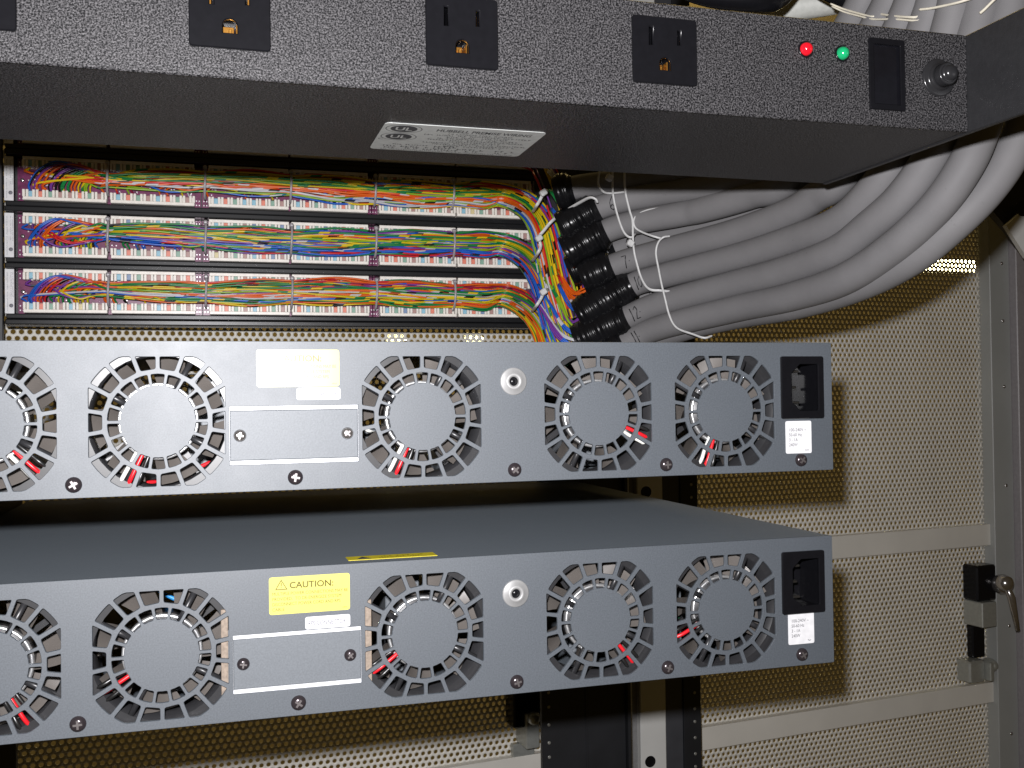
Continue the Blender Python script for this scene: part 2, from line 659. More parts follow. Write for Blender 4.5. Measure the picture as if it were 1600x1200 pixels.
def fan_meshes():
    g = G()   # frame with round throat, local origin at fan centre, y into the box
    ri = 28.6
    N = 40
    ring, sq = [], []
    for k in range(N):
        t = 2 * math.pi * k / N
        R_ = 30.4 / max(abs(math.cos(t)), abs(math.sin(t)))
        ring.append((ri * math.cos(t), ri * math.sin(t)))
        sq.append((R_ * math.cos(t), R_ * math.sin(t)))
    bm = g.bm
    A = [bm.verts.new((x, 3.2, z)) for x, z in ring]
    B = [bm.verts.new((x, 3.2, z)) for x, z in sq]
    Cc = [bm.verts.new((x, 26, z)) for x, z in ring]
    D = [bm.verts.new((x, 26, z)) for x, z in sq]
    for k in range(N):
        j = (k + 1) % N
        bm.faces.new((A[k], A[j], B[j], B[k]))
        f = bm.faces.new((A[k], Cc[k], Cc[j], A[j])); f.smooth = True
        bm.faces.new((B[k], B[j], D[j], D[k]))
    for a in (62, 150, 243, 331):
        t = math.radians(a)
        g.tube([(math.cos(t) * r, 4.6, math.sin(t) * r) for r in (14, 20, 29)], 1.35, 10)
    for a in (35, 125, 215, 305):
        t = math.radians(a)
        ca, sa = math.cos(t), math.sin(t)
        g.poly([(ca * r - sa * w_, 24, sa * r + ca * w_) for r, w_ in ((10, -1.4), (29, -1.4), (29, 1.4), (10, 1.4))], (0, 2, 0))
    bmesh.ops.recalc_face_normals(bm, faces=bm.faces)
    frame = bpy.data.meshes.new('fan_frame')
    for v in bm.verts:
        v.co *= MM
    bm.to_mesh(frame); bm.free(); frame.materials.append(FANBLK)
    # blade
    bm = bmesh.new()
    nr, na = 5, 5
    grid = []
    for i in range(nr):
        r = 15.5 + (27.6 - 15.5) * i / (nr - 1)
        row = []
        for j in range(na):
            s = j / (na - 1)
            t = math.radians(-17 + 36 * s + 9 * (i / (nr - 1)))
            y = 7.5 + 11.5 * s + 1.6 * math.sin(s * 3.14)
            row.append((r * math.cos(t), y, r * math.sin(t)))
        grid.append(row)
    for off in (0, 0.9):
        vs = [[bm.verts.new((x, y + off, z)) for x, y, z in row] for row in grid]
        for i in range(nr - 1):
            for j in range(na - 1):
                f = bm.faces.new((vs[i][j], vs[i + 1][j], vs[i + 1][j + 1], vs[i][j + 1])); f.smooth = True
    for v in bm.verts:
        v.co *= MM
    blade = bpy.data.meshes.new('blade')
    bm.to_mesh(blade); bm.free(); blade.materials.append(BLADE)
    g = G()
    g.lathe((0, 5.0, 0), (0, 1, 0), [(0, 0), (15.4, 0.0), (16.4, 1.0), (16.6, 14), (0, 14)], 36)
    g.lathe((0, 4.4, 0), (0, 1, 0), [(15.3, 0.7), (15.6, 0.3), (16.4, 0.4), (16.7, 0.9), (16.7, 3.0)], 36, 1)
    bmesh.ops.recalc_face_normals(g.bm, faces=g.bm.faces)
    for v in g.bm.verts:
        v.co *= MM
    hub = bpy.data.meshes.new('hub')
    g.bm.to_mesh(hub); g.bm.free(); hub.materials.append(FANBLK); hub.materials.append(HUBRING)
    return frame, blade, hub


FAN_FRAME, FAN_BLADE, FAN_HUB = fan_meshes()
FANX = [-398.2, -330.6, -215.8, -129.2, -61.3]


def chassis(upper):
    x_, y_, z_ = (0, 0, 0) if upper else (0.6, 3.2, -100.2)
    lab = ('upper slate grey rack chassis with five round fan grilles, just below the patch panels' if upper else
           'lower slate grey rack chassis whose flat top shows and carries a yellow sticker')
    t = thing('network_switch', lab, 'network switch', (x_ - 222.5, y_, z_ - 65.5), 'fan cooled chassis in the rack')
    H, W, D = 65.5, 445.0, 395.0
    # sheet metal shell
    g = G()
    g.box(x_ - W, x_, y_ + 1.4, y_ + D, z_ - 1.2, z_, 0.35)
    g.build('top_cover', PAINT, t)
    g = G()
    g.box(x_ - 1.2, x_ - 0.02, y_ + 1.4, y_ + D, z_ - H, z_ - 1.2)
    g.build('side_panel', PAINT, t)
    g = G()
    g.box(x_ - W, x_ - W + 1.2, y_ + 1.4, y_ + D, z_ - H, z_ - 1.2)
    g.build('side_panel', PAINT, t)
    g = G()
    g.box(x_ - W + 1.2, x_ - 1.2, y_ + 1.4, y_ + D, z_ - H, z_ - H + 1.2)
    g.build('bottom_panel', PAINT, t)
    # rear face with its cut-outs
    fz = -34.25
    loops = [rounded(rect(x_ - W, x_, z_ - H, z_), 0.6, 2)]
    for fx in FANX:
        loops += slot_loops(x_ + fx, z_ + fz)
    rx0, rx1, rz0, rz1 = x_ - 301.4, x_ - 245.2, z_ - 54.0, z_ - 28.2
    loops.append(rect(rx0, rx1, rz0, rz1))
    ix0, ix1, iz0, iz1 = x_ - 28.9, x_ - 6.6, z_ - 37.6, z_ - 8.2
    loops.append(rect(ix0, ix1, iz0, iz1))
    sheet('rear_panel', loops, y_ + 0.7, 1.4, PAINT, t, 0.16)
    # fans
    rr = random.Random(11 if upper else 23)
    wang = [315, 245, 245, 335, 250] if upper else [300, 212, 215, 308, 205]
    for i, fx in enumerate(FANX):
        fo = link('fan', FAN_FRAME, t)
        fo.location = Vector((x_ + fx, y_, z_ + fz)) * MM - Vector(ORG[t.name]) * MM
        ORG[fo.name] = np.array((x_ + fx, y_, z_ + fz))
        a0 = rr.uniform(0, 51)
        for k in range(7):
            b = link('blade', FAN_BLADE, fo)
            b.rotation_euler = (0, math.radians(a0 + k * 360 / 7), 0)
        link('hub', FAN_HUB, fo)
        for j, (mm_, off) in enumerate(((REDW, 0), (BLKW, 2.3), (WHITEW if upper else BLKW, -2.2))):
            a = math.radians(wang[i] + off * 1.6)
            ca, sa = math.cos(a), math.sin(a)
            P = [(x_ + fx + ca * r - sa * off * 0.7, y_ + yy, z_ + fz + sa * r + ca * off * 0.7) for r, yy in ((12, 4.4), (17, 3.6), (22, 3.2 + j * .4), (27, 3.4), (33, 6))]
            gg = G().tube(spline(P, 4), 0.95, 8)
            gg.build('wire', mm_, fo)
    # loose wiring and boards seen through the slots
    for k in range(9):
        x0 = x_ - 420 + k * 48 + rr.uniform(-8, 8)
        g = G()
        g.box(x0, x0 + rr.uniform(8, 22), y_ + 46, y_ + 60 + rr.uniform(0, 40), z_ - H + 3, z_ - H + rr.uniform(18, 52), 0.5)
        g.build('internal_component', ZINC, t)
    for k in range(5):
        g = G()
        p0 = np.array((x_ + FANX[k] + rr.uniform(-34, -28), y_ + rr.uniform(30, 40), z_ - rr.uniform(15, 55)))
        g.tube(spline([p0, p0 + (18, 4, rr.uniform(-14, 14)), p0 + (40, -2, rr.uniform(-18, 18)), p0 + (66, 4, 0)], 6), 1.0, 6)
        g.build('internal_wire', rr.choice([REDW, GREENW, WHITEW, BLUEW, BLKW]), t)
    if not upper:
        for xx in (x_ - 306.2, x_ - 246.3 + 3.0):
            g = G()
            g.box(xx, xx + 3.0, y_ + 1.8, y_ + 5, z_ - 56, z_ - 17, 0.2)
            if xx < x_ - 300:
                pass
            g.build('board_edge', TAN, t)
    # blanking plate over the redundant power connector
    g = G()
    g.box(rx0 + 0.3, rx1 - 0.3, y_ + 0.9, y_ + 2.1, rz0 + 2.0, rz1 - 2.0, 0.3)
    g.box(rx0 - 2, rx1 + 2, y_ + 2.2, y_ + 3.2, rz0 - 2, rz1 + 2)
    pl = g.build('blanking_plate', ZINC, t)
    for za, zb in ((rz1 - 1.95, rz1 - 0.1), (rz0 + 0.1, rz0 + 1.95)):  # metal lips, their flash glint painted in as a pale colour
        g = G()
        g.box(rx0 + 0.1, rx1 - 0.1, y_ + 0.35, y_ + 2.1, za, zb, 0.25)
        g.build('glint_edge', BRIGHT, pl)
    for xa_, xb_ in ((rx0 + 0.05, rx0 + 0.22), (rx1 - 0.22, rx1 - 0.05)):
        g = G()
        g.box(xa_, xb_, y_ + 0.35, y_ + 2.1, rz0 + 2.0, rz1 - 2.0)
        g.build('glint_edge', BRIGHT, pl)
    screw(pl, x_ - 296.9, y_ + 0.9, z_ - 41.1, 2.75, CHROME if upper else SCREWM, 'screw', 1)
    screw(pl, x_ - 250.2, y_ + 0.9, z_ - 41.1, 2.75, CHROME if upper else SCREWM, 'screw', 2)
    # grounding boss
    g = G()
    g.lathe((x_ - 172.2, y_, z_ - 18.45), (0, -1, 0), [(6.5, -0.4), (6.5, 0.2), (6.1, 0.55), (4.3, 0.75), (3.9, 1.5), (2.9, 1.7), (2.2, 1.2), (1.9, -2.5), (1.7, -5), (0.0, -5)], 36)
    bore_shade = G(); bore_shade.lathe((x_ - 172.2, y_ - 0.25, z_ - 18.45), (0, -1, 0), [(2.15, 0), (2.15, 0.05), (0, 0.05)], 20)  # black disc paints the shade inside the bore
    bore_shade.build('bore_shade', BLACK, t)
    g.build('threaded_boss', mat('matt_zinc', (0.33, 0.33, 0.33), 0.5, 0.3), t)
    # case screws
    for i, sx in enumerate((-364.1, -273.4, -172.2, -94.4, -18.9)):
        screw(t, x_ + sx, y_, z_ - 60.05, 3.35, SCREWM, 'case_screw', i + (0 if upper else 3))
    # mains inlet
    fr = sheet('power_inlet', [rounded(rect(x_ - 29.9, x_ - 5.9, z_ - 38.5, z_ - 7.2), 0.9, 3),
                               rounded([(x_ - 19.6, z_ - 35.0), (x_ - 8.7, z_ - 35.0), (x_ - 8.7, z_ - 10.7), (x_ - 19.6, z_ - 10.7), (x_ - 24.6, z_ - 15.4), (x_ - 24.6, z_ - 30.3)], 1.2, 3)],
               y_ - 0.9, 1.8, BLACK, t, 0.3)
    rim = rounded([(x_ - 19.6, z_ - 35.0), (x_ - 8.7, z_ - 35.0), (x_ - 8.7, z_ - 10.7), (x_ - 19.6, z_ - 10.7), (x_ - 24.6, z_ - 15.4), (x_ - 24.6, z_ - 30.3)], 1.2, 3)
    g = G()
    n = len(rim)
    a = [g.bm.verts.new((x, y_ - 1.2, z)) for x, z in rim]
    b = [g.bm.verts.new((x, y_ + 17, z)) for x, z in rim]
    for i in range(n):
        g.bm.faces.new((a[i], a[(i + 1) % n], b[(i + 1) % n], b[i]))
    g.bm.faces.new(b)
    g.build('socket_cavity', BLACK, fr)
    for px, pz in ((-20.6, -14.6), (-22.2, -22.7), (-20.6, -30.6)):
        g = G()
        g.box(x_ + px - 2.1, x_ + px + 2.1, y_ + 1.0, y_ + 16.5, z_ + pz - 0.7, z_ + pz + 0.7, 0.35)
        g.build('pin', mat('tarnished_pin', (0.14, 0.135, 0.13), 0.25, 0.9), fr)
    # printed labels
    if upper:
        lx0, lx1, lz0, lz1 = -289.6, -253.6, -20.0, -3.6
        wx0, wx1, wz0, wz1 = -272.5, -253.2, -25.8, -20.6
        vx0, vx1, vz0, vz1 = -27.6, -12.6, -56.6, -40.0
    else:
        lx0, lx1, lz0, lz1 = -285.7, -250.2, -20.4, -3.9
        wx0, wx1, wz0, wz1 = -270.1, -250.2, -27.9, -22.4
        vx0, vx1, vz0, vz1 = -26.7, -11.6, -54.6, -38.0
    dz = z_
    c = label_sheet('caution_label', x_ + lx0, x_ + lx1, dz + lz0, dz + lz1, y_, 1.3, YELLOW, t)
    X0, Z1 = x_ + lx0, dz + lz1
    items = [('CAUTION:', X0 + 8.8, Z1 - 5.2, 2.7, 19.2, True)]
    lettering(items, facing(y_ - 0.24), INKOL, c)
    it = [('MULTIPLE POWER CONNECTIONS MAY BE', X0 + 1.3, Z1 - 8.1, 1.35, 33.2, False),
          ('PROVIDED.  TO DE-ENERGIZE SYSTEM', X0 + 1.3, Z1 - 10.4, 1.35, 30.2, False),
          ('DISCONNECT POWER CORD AND RPS', X0 + 1.3, Z1 - 12.7, 1.35, 29.8, False),
          ('CABLE', X0 + 1.3, Z1 - 15.0, 1.35, 5.2, False)]
    it += illegible(x_ + lx1 - 3.2, x_ + lx1 - 1.2, dz + lz0 + 1.0, 0.55, rr, 1.0)
    lettering(it, facing(y_ - 0.24), INKY, c)
    tri = [(X0 + 2.6, Z1 - 5.7), (X0 + 8.0, Z1 - 5.7), (X0 + 5.3, Z1 - 1.1)]
    tin = [(X0 + 3.2, Z1 - 5.35), (X0 + 7.4, Z1 - 5.35), (X0 + 5.3, Z1 - 1.8)]
    sheet('warning_triangle', [tri, tin], y_ - 0.22, 0.04, INKY, c)
    lettering([('QUAD', X0 + 5.12, Z1 - 4.0, X0 + 5.48, Z1 - 2.5), ('QUAD', X0 + 5.12, Z1 - 4.8, X0 + 5.48, Z1 - 4.4)], facing(y_ - 0.24), INKOL, c)
    c = label_sheet('connector_label', x_ + wx0, x_ + wx1, dz + wz0, dz + wz1, y_, 1.1, WHITE, t)
    lettering([('RPS CONNECTOR', x_ + wx0 + 1.2, dz + wz0 + 1.7, 1.9, 16.8, True)], facing(y_ - 0.24), INKR, c)
    c = label_sheet('rating_label', x_ + vx0, x_ + vx1, dz + vz0, dz + vz1, y_, 1.0, WHITE, t)
    X0, Z1 = x_ + vx0, dz + vz1
    k = 2.55
    lettering([('100-240V ~', X0 + 1.8, Z1 - 5.3, 1.6, 9.8, False), ('50-60 Hz', X0 + 1.8, Z1 - 5.3 - k, 1.6, 7.4, False),
               ('3 - 1A', X0 + 1.8, Z1 - 5.3 - 2 * k, 1.6, 5.0, False), ('240W', X0 + 1.8, Z1 - 5.3 - 3 * k, 1.6, 5.0, False)]
              + illegible(X0 + 11.3, X0 + 13.4, dz + vz0 + 1.3, 0.8, rr, 1.0), facing(y_ - 0.24), mat('mid_grey_print', (0.07, 0.07, 0.08), 0.6, spec=0.1), c)
    if not upper:
        q = [atz(a_, b_, z_) for a_, b_ in ((556, 873.5), (683, 866), (693, 871), (567, 879.5))]
        xa, xb = (q[0][0] + q[3][0]) / 2, (q[1][0] + q[2][0]) / 2
        ya, yb = 9.5, 20.5
        xa, xb = -248.8, -207.0
        g = G()
        g.box(xa, xb, y_ + ya, y_ + yb, z_ - 0.01, z_ + 0.18, 0)
        c = g.build('warning_sticker', YELLOW2, t)
        fm = lambda x, yv: (x, yv, z_ + 0.22)
        its = illegible(xa + 15, xb - 4, y_ + ya + 6.2, 1.6, rr) + illegible(xa + 15, xb - 8, y_ + ya + 3.2, 1.6, rr)
        g = G()
        g.poly([(xa + 4, y_ + ya + 2, z_ + 0.2), (xa + 11, y_ + ya + 2, z_ + 0.2), (xa + 7.5, y_ + ya + 8.5, z_ + 0.2)], (0, 0, 0.04))
        g.build('warning_symbol', INK, c)
        lettering(its, fm, INKOL, c)
    return t


chassis(True)
chassis(False)

# ------------------------------------------------------------------ outlet strip
PZ0, PZ1, PY0, PY1, PX0, PX1 = 93.5, 137.5, -72.0, 44.0, -490.0, 26.0
pdu = thing('power_strip', 'black wrinkle painted outlet strip across the top of the picture with red and green lights', 'power strip', (-230, -14, PZ0))
OUT = [-387.3, -301.0, -213.0, -126.0]
ow, oh = 14.2, 13.6
ocz = 117.6
loops = [rounded(rect(PX0, PX1, PZ0, PZ1), 1.2, 4)]
for ox in OUT:
    loops.append(rect(ox - ow + 0.4, ox + ow - 0.4, ocz - oh + 0.4, ocz + oh - 0.4))
loops.append(rect(-25.6, -9.0, 101.2, 131.2))
sheet('front_panel', loops, PY0 + 0.8, 1.6, WRINKLE, pdu, 0.5)
g = G()
g.box(PX0, PX1, PY0 + 1.6, PY1, PZ0, PZ0 + 1.5, 0.3)
g.build('bottom_panel', WRINKLE, pdu)
g = G()
g.box(PX0, PX1, PY0 + 1.6, PY1, PZ1 - 1.5, PZ1, 0.3)
g.build('top_panel', WRINKLE, pdu)
g = G()
g.box(PX0, PX1, PY1 - 1.5, PY1 - 0.1, PZ0 + 1.5, PZ1 - 1.5)
g.build('back_panel', WRINKLE, pdu)
g = G()
g.box(PX1 + 0.25, PX1 + 3.2, -170, PY1 + 0.5, PZ0 - 0.6, PZ1 + 0.6, 0.5)
g.build('mounting_bracket', mat('black_satin_bracket', (0.022, 0.022, 0.024), 0.4, bmp=0.4, bscale=700, bdist=0.0003), pdu)
for i, ox in enumerate(OUT):
    y1 = PY0 - 1.6
    D_ = [(ox - 3.0, ocz - 8.6), (ox + 3.0, ocz - 8.6)] + [(ox + 3.0 * math.cos(t), ocz - 5.6 + 3.0 * math.sin(t)) for t in np.linspace(0, math.pi, 9)]
    g_l = [rounded(rect(ox - ow, ox + ow, ocz - oh, ocz + oh), 1.0, 3), rect(ox - 7.6, ox - 5.3, ocz + 1.6, ocz + 9.8), rect(ox + 5.3, ox + 7.3, ocz + 2.4, ocz + 9.2), D_]
    o = sheet('outlet', g_l, y1 + 1.0, 2.0, BLACK, pdu, 0.35)
    g = G()
    g.box(ox - ow + 1, ox + ow - 1, PY0 + 9, PY0 + 10, ocz - oh + 1, ocz + oh - 1)
    for wx0, wx1, wz0, wz1 in ((ox - 8.2, ox - 4.7, ocz + 1, ocz + 10.4), (ox + 4.7, ox + 7.9, ocz + 1.8, ocz + 9.8), (ox - 3.6, ox + 3.6, ocz - 9.2, ocz - 2)):
        g.box(wx0, wx0 + .5, PY0 + .4, PY0 + 9, wz0, wz1); g.box(wx1 - .5, wx1, PY0 + .4, PY0 + 9, wz0, wz1)
        g.box(wx0, wx1, PY0 + .4, PY0 + 9, wz0 - .5, wz0)
        g.box(wx0, wx1, PY0 + .4, PY0 + 9, wz1, wz1 + .5)
    g.build('outlet_well', BLACK, o)
    g = G()
    g.box(ox - 7.5, ox - 6.6, PY0 + 1.5, PY0 + 8, ocz + 2, ocz + 8.5, 0.1)
    g.box(ox + 6.5, ox + 7.1, PY0 + 3.5, PY0 + 8, ocz + 2.6, ocz + 8.8, 0.1)
    g.build('blade_contact', BRASS, o)
    g = G()
    g.box(ox - 2.9, ox + 1.6, PY0 + 5.6, PY0 + 6.4, ocz - 8.3, ocz - 3.6, 0.2)
    g.box(ox - 0.4, ox + 0.8, PY0 + 3.4, PY0 + 6.0, ocz - 8.2, ocz - 5.0, 0.2)
    g.box(ox + 2.2, ox + 2.8, PY0 + 2.2, PY0 + 8, ocz - 8.3, ocz - 3.4, 0.2)
    g.build('ground_contact', BRASS, o)
for nm, x, z, mm_ in (('red_indicator_light', -58.4, 124.2, REDLED), ('green_indicator_light', -40.0, 123.9, GRNLED)):
    g = G()
    g.lathe((x, PY0 + 0.4, z), (0, -1, 0), [(2.9, -0.5), (2.9, 0.9), (2.75, 1.8), (2.3, 2.8), (1.4, 3.6), (0.6, 3.85), (0, 3.9)], 24, 0)
    g.lathe((x, PY0, z), (0, -1, 0), [(3.7, -0.5), (3.7, 0.25), (3.0, 0.6), (2.9, 0.0)], 24, 1)
    g.build(nm, [mm_, BLACK], pdu)
g = G()
g.box(-25.4, -9.2, PY0 + 0.5, PY0 + 12, 101.4, 131.0, 0.3)
sw = g.build('rocker_switch', mat('glossy_smoked_plastic', (0.006, 0.006, 0.008), 0.12), pdu)
sheet('switch_frame', [rounded(rect(-26.4, -8.2, 100.4, 132.0), 0.8, 3), rounded(rect(-24.4, -10.2, 102.6, 129.8), 0.6, 3)], PY0 - 0.55, 1.1, BLACK, sw, 0.25)
g = G()
g.lathe((10.5, PY0, 117.0), (0, -1, 0), [(8.6, -0.2), (8.6, 0.5), (8.0, 0.9), (6.4, 1.0), (6.0, 1.6), (5.6, 2.6), (4.9, 3.0)] +
        [(4.7 if k % 2 else 5.1, 3.1 + k * 0.45) for k in range(9)] + [(4.2, 7.2), (3.9, 7.0), (3.8, 6.5), (3.4, 8.8), (2.6, 9.8), (1.2, 10.3), (0, 10.4)], 32)
g.build('breaker_button', mat('black_bakelite', (0.02, 0.02, 0.022), 0.2), pdu)
# rating label under the strip
LX0, LX1, LY0, LY1 = -235.5, -162.0, -24.8, 21.8
lb = None
g = G()
pts = rounded([(LX0, LY0), (LX1, LY0), (LX1, LY1), (LX0, LY1)], 3.0, 4)
g.poly([(x, y, PZ0 - 0.02) for x, y in pts], (0, 0, -0.2))
lb = g.build('rating_label', SILVLAB, pdu)
fm = lambda x, y: (x, y, PZ0 - 0.25)          # read from below: text top towards the front
fmt = lambda u, v: (LX0 + u, LY0 + (46.6 - v), PZ0 - 0.26)   # u right, v up
rr = random.Random(5)
its = [('HUBBELL PREMISE WIRING', 24, 37.5, 4.0, 44, True), ('14 LORDS HILL ROAD', 30, 33.6, 2.0, 30, False)]
for k, (a_, b_) in enumerate(((20, 70), (31, 60), (27, 66), (23, 68), (34, 58), (22, 71), (27, 66), (33, 60))):
    its += illegible(a_, b_, 30.9 - k * 2.7, 1.75, rr, 0.9)
its += illegible(8, 26, 10.6, 1.6, rr) + illegible(29, 40, 9.6, 2.6, rr) + illegible(5, 68, 6.6, 2.4, rr, .7) + illegible(6, 66, 3.6, 2.2, rr, .6) + illegible(5, 70, 1.2, 1.2, rr, .9)
lettering(its, fmt, INK, lb)
for (uu, vv) in ((9.5, 38.5), (9.5, 25.0)):
    g = G()
    def ell(a, b, n=28):
        return [(LX0 + uu + a * math.cos(2 * math.pi * k / n), LY0 + 46.6 - vv + b * math.sin(2 * math.pi * k / n), PZ0 - 0.22) for k in range(n)]
    g.poly(ell(6.0, 5.3), (0, 0, -0.05))
    o = g.build('certification_mark', INK, lb)
    # ring round the mark
    outr, inr = ell(8.2, 6.6, 36), ell(7.8, 6.25, 36)
    g = G()
    A = [g.bm.verts.new(p) for p in outr]; B = [g.bm.verts.new(p) for p in inr]
    for k in range(36):
        g.bm.faces.new((A[k], A[(k + 1) % 36], B[(k + 1) % 36], B[k]))
    for v in g.bm.verts: v.co.z -= 0.04
    g.build('mark_ring', INK, lb)
    lettering([('UL', uu - 4.0, vv - 2.4, 4.8, 7.6, True)], lambda u, v: (LX0 + u, LY0 + 46.6 - v, PZ0 - 0.30), SILVLAB, lb)
lettering([('C', 0.9, 18.5, 2.4, None, False)], fmt, INK, lb)

# ------------------------------------------------------------------ patch panels
PY = 405.0
BLK = [(-446 + 0.5, -385.5), (-382.5, -319.6), (-308.6, -245.6), (-243.6, -180.3), (-170.7, -104.8), (-103.2, -36.3)]
ZB = [175.2, 131.4, 87.8, 44.6]
NAMES = ['almost hidden patch panel behind the outlet strip, above the top visible wire bundle',
         'uppermost clearly visible patch panel, its upper terminal row in the shade of the outlet strip',
         'middle patch panel with green and black wires over its second block',
         'lowest patch panel, directly above the strip of perforated sheet']


def block_mesh(width, up):
    """terminal block, local x from 0, z from 0 to 8.6, teeth pointing up or down"""
    g = G()
    g.box(0, width, -11, 0, 0, 2.6, 0.25)
    g.box(0.6, width - 0.6, -11.6, -11.0, 0.4, 1.0)
    n = 8
    pit = (width - 3.6) / n
    for k in range(n + 1):
        xc = 1.8 + pit * k
        for s in (-1, 1):
            g.box(xc + s * 1.25 - 0.98, xc + s * 1.25 + 0.98, -11, -1, 2.6, 8.2, 0.3)
    g.box(0, width, -4, 0, 2.6, 8.0)
    if not up:
        for v in g.bm.verts:
            v.co.z = 8.6 - v.co.z
    bmesh.ops.recalc_face_normals(g.bm, faces=g.bm.faces)
    for v in g.bm.verts:
        v.co *= MM
    me = bpy.data.meshes.new('terminal_block')
    g.bm.to_mesh(me); g.bm.free(); me.materials.append(BLOCKW)
    return me


BM = {}
CHIP = None


def chip_mesh():
    g = G()
    g.box(-1.75, 1.75, -9.6, -4, 0.0, 5.0, 0.5)
    for v in g.bm.verts:
        v.co *= MM
    me = bpy.data.meshes.new('colour_marker')
    g.bm.to_mesh(me); g.bm.free(); me.materials.append(CHIPM[0])
    return me


CHIP = chip_mesh()
STUDM = None
for row in range(4):
    zb = ZB[row]
    t = thing('patch_panel', NAMES[row], 'patch panel', (-248, PY, zb - 10), 'patch panels with punched down wires')
    g = G()
    g.box(-459.5, -30, PY + 1.8, PY + 3.2, zb - 9.8, zb + 34)
    g.build('back_plate', BLACKM, t)
    for za, zc_, yy in ((zb - 4.6, zb - 0.6, PY - 9), (zb - 9.4, zb - 5.2, PY - 13)):
        g = G()
        g.box(-458, -32, yy, PY + 1.8, za, zc_, 0.8, seg=2)
        g.build('frame_bar', mat('satin_black_bar', (0.010, 0.0105, 0.012), 0.3, spec=0.35), t)
    for a_, b_ in ((0, 1), (2, 3), (4, 5)):
        g = G()
        g.box(BLK[a_][0] - 5.2, BLK[b_][1] + 5.0, PY, PY + 1.6, zb - 0.2, zb + 33.6)
        pc = g.build('circuit_board', PCB, t)
        rr = random.Random(row * 7 + a_)
        g = G()
        for k in range(46):
            x = rr.uniform(BLK[a_][0], BLK[b_][1]); z = zb + rr.uniform(10, 25)
            g.box(x - .45, x + .45, PY - 1.6, PY, z - .45, z + .45)
        for x in (BLK[a_][0] - 3.8, BLK[a_][0] - 1.6, BLK[b_][1] + 1.4, BLK[b_][1] + 3.6):
            for z in (zb + 2.6, zb + 6, zb + 27.5, zb + 31):
                g.box(x - .4, x + .4, PY - .5, PY, z - .5, z + .5)
        g.build('solder_pins', mat('solder', (0.7, 0.68, 0.7), 0.3, 0.6), pc)
    lettering([('CAT 5', 0, 0, 2.3, 8.0, True)], lambda u, v, zb=zb: (-447.4 - v + 2.2, PY - 0.15, zb + 1.2 + u), INKG, t)
    screw(t, -447.8 + 0.5, PY, zb + 17, 1.7, CHROME, 'screw', row)
    # printed plate on the left ear
    g = G()
    g.box(-458.8, -452.3, PY - 8.2, PY - 7.6, zb - 0.6, zb + 33.4)
    lp = g.build('label_plate', WHITE, t)
    g = G()
    g.box(-459, -452.6, PY - 7.5, PY + 1.8, zb - 0.6, zb + 33.4)
    g.build('ear', BLACKM, t)
    its = []
    for u0 in (1.0, 3.6, 4.9):
        its += illegible(1, 31 if u0 < 2 else 20, u0, 0.7, rr, 0.85)
    lettering(its, lambda u, v, zb=zb: (-458.4 + v, PY - 8.25, zb + 32 - u), INKG, lp)
    g = G()
    g.lathe((-454.4, PY - 8.15, zb + 5.4), (0, -1, 0), [(1.5, 0), (1.5, 0.1), (0, 0.1)], 16)
    g.build('printed_mark', INKG, lp)
    for bi, (xa, xb) in enumerate(BLK):
        for up in (True, False):
            wkey = (round(xb - xa, 1), up)
            if wkey not in BM:
                BM[wkey] = block_mesh(xb - xa, up)
            bo = link('terminal_block', BM[wkey], t)
            zl = zb if up else zb + 25.0
            bo.location = (Vector((xa, PY, zl)) - Vector(ORG[t.name])) * MM
            if row == 0 and not up:
                continue
            pit = (xb - xa - 3.6) / 8
            for k in range(8):
                c = link('colour_marker', CHIP, bo)
                c.location = ((1.8 + pit * (k + 0.5)) * MM, 0, (2.4 if up else 1.2) * MM)
                c.material_slots[0].link = 'OBJECT'
                c.material_slots[0].material = CHIPM[(k % 4) if rnd.random() < 0.8 else rnd.randrange(6)]

# ------------------------------------------------------------------ punched-down wire bundles
TIEX = [-383.8, -311.3, -244.3, -175.3, -108.6]
BNAME = ['dim wire bundle above the top visible patch panel, mostly behind the outlet strip',
         'uppermost bright bundle of coloured wires, mostly orange and yellow in the middle',
         'middle bundle of coloured wires, orange on top further right',
         'lowest bundle of coloured wires with a light blue streak along its middle']


def end_path(row):
    """where the bundle turns down towards the cables: centre line beyond x = -60 (world mm)"""
    if row == 0:
        return [deep(835, 255, 880), deep(848, 268, 860), deep(862, 300, 850), deep(878, 350, 845), deep(892, 420, 840), deep(903, 480, 836)]
    if row == 1:
        return [deep(790, 306, 888), deep(822, 321, 868), deep(844, 350, 850), deep(857, 395, 843), deep(868, 445, 838), deep(884, 500, 835)]
    if row == 2:
        return [deep(790, 384, 888), deep(822, 400, 868), deep(846, 432, 850), deep(860, 470, 843), deep(874, 515, 838), deep(892, 560, 835)]
    return [deep(790, 462, 888), deep(823, 478, 868), deep(846, 504, 850), deep(858, 530, 843), deep(865, 560, 838), deep(870, 590, 836)]


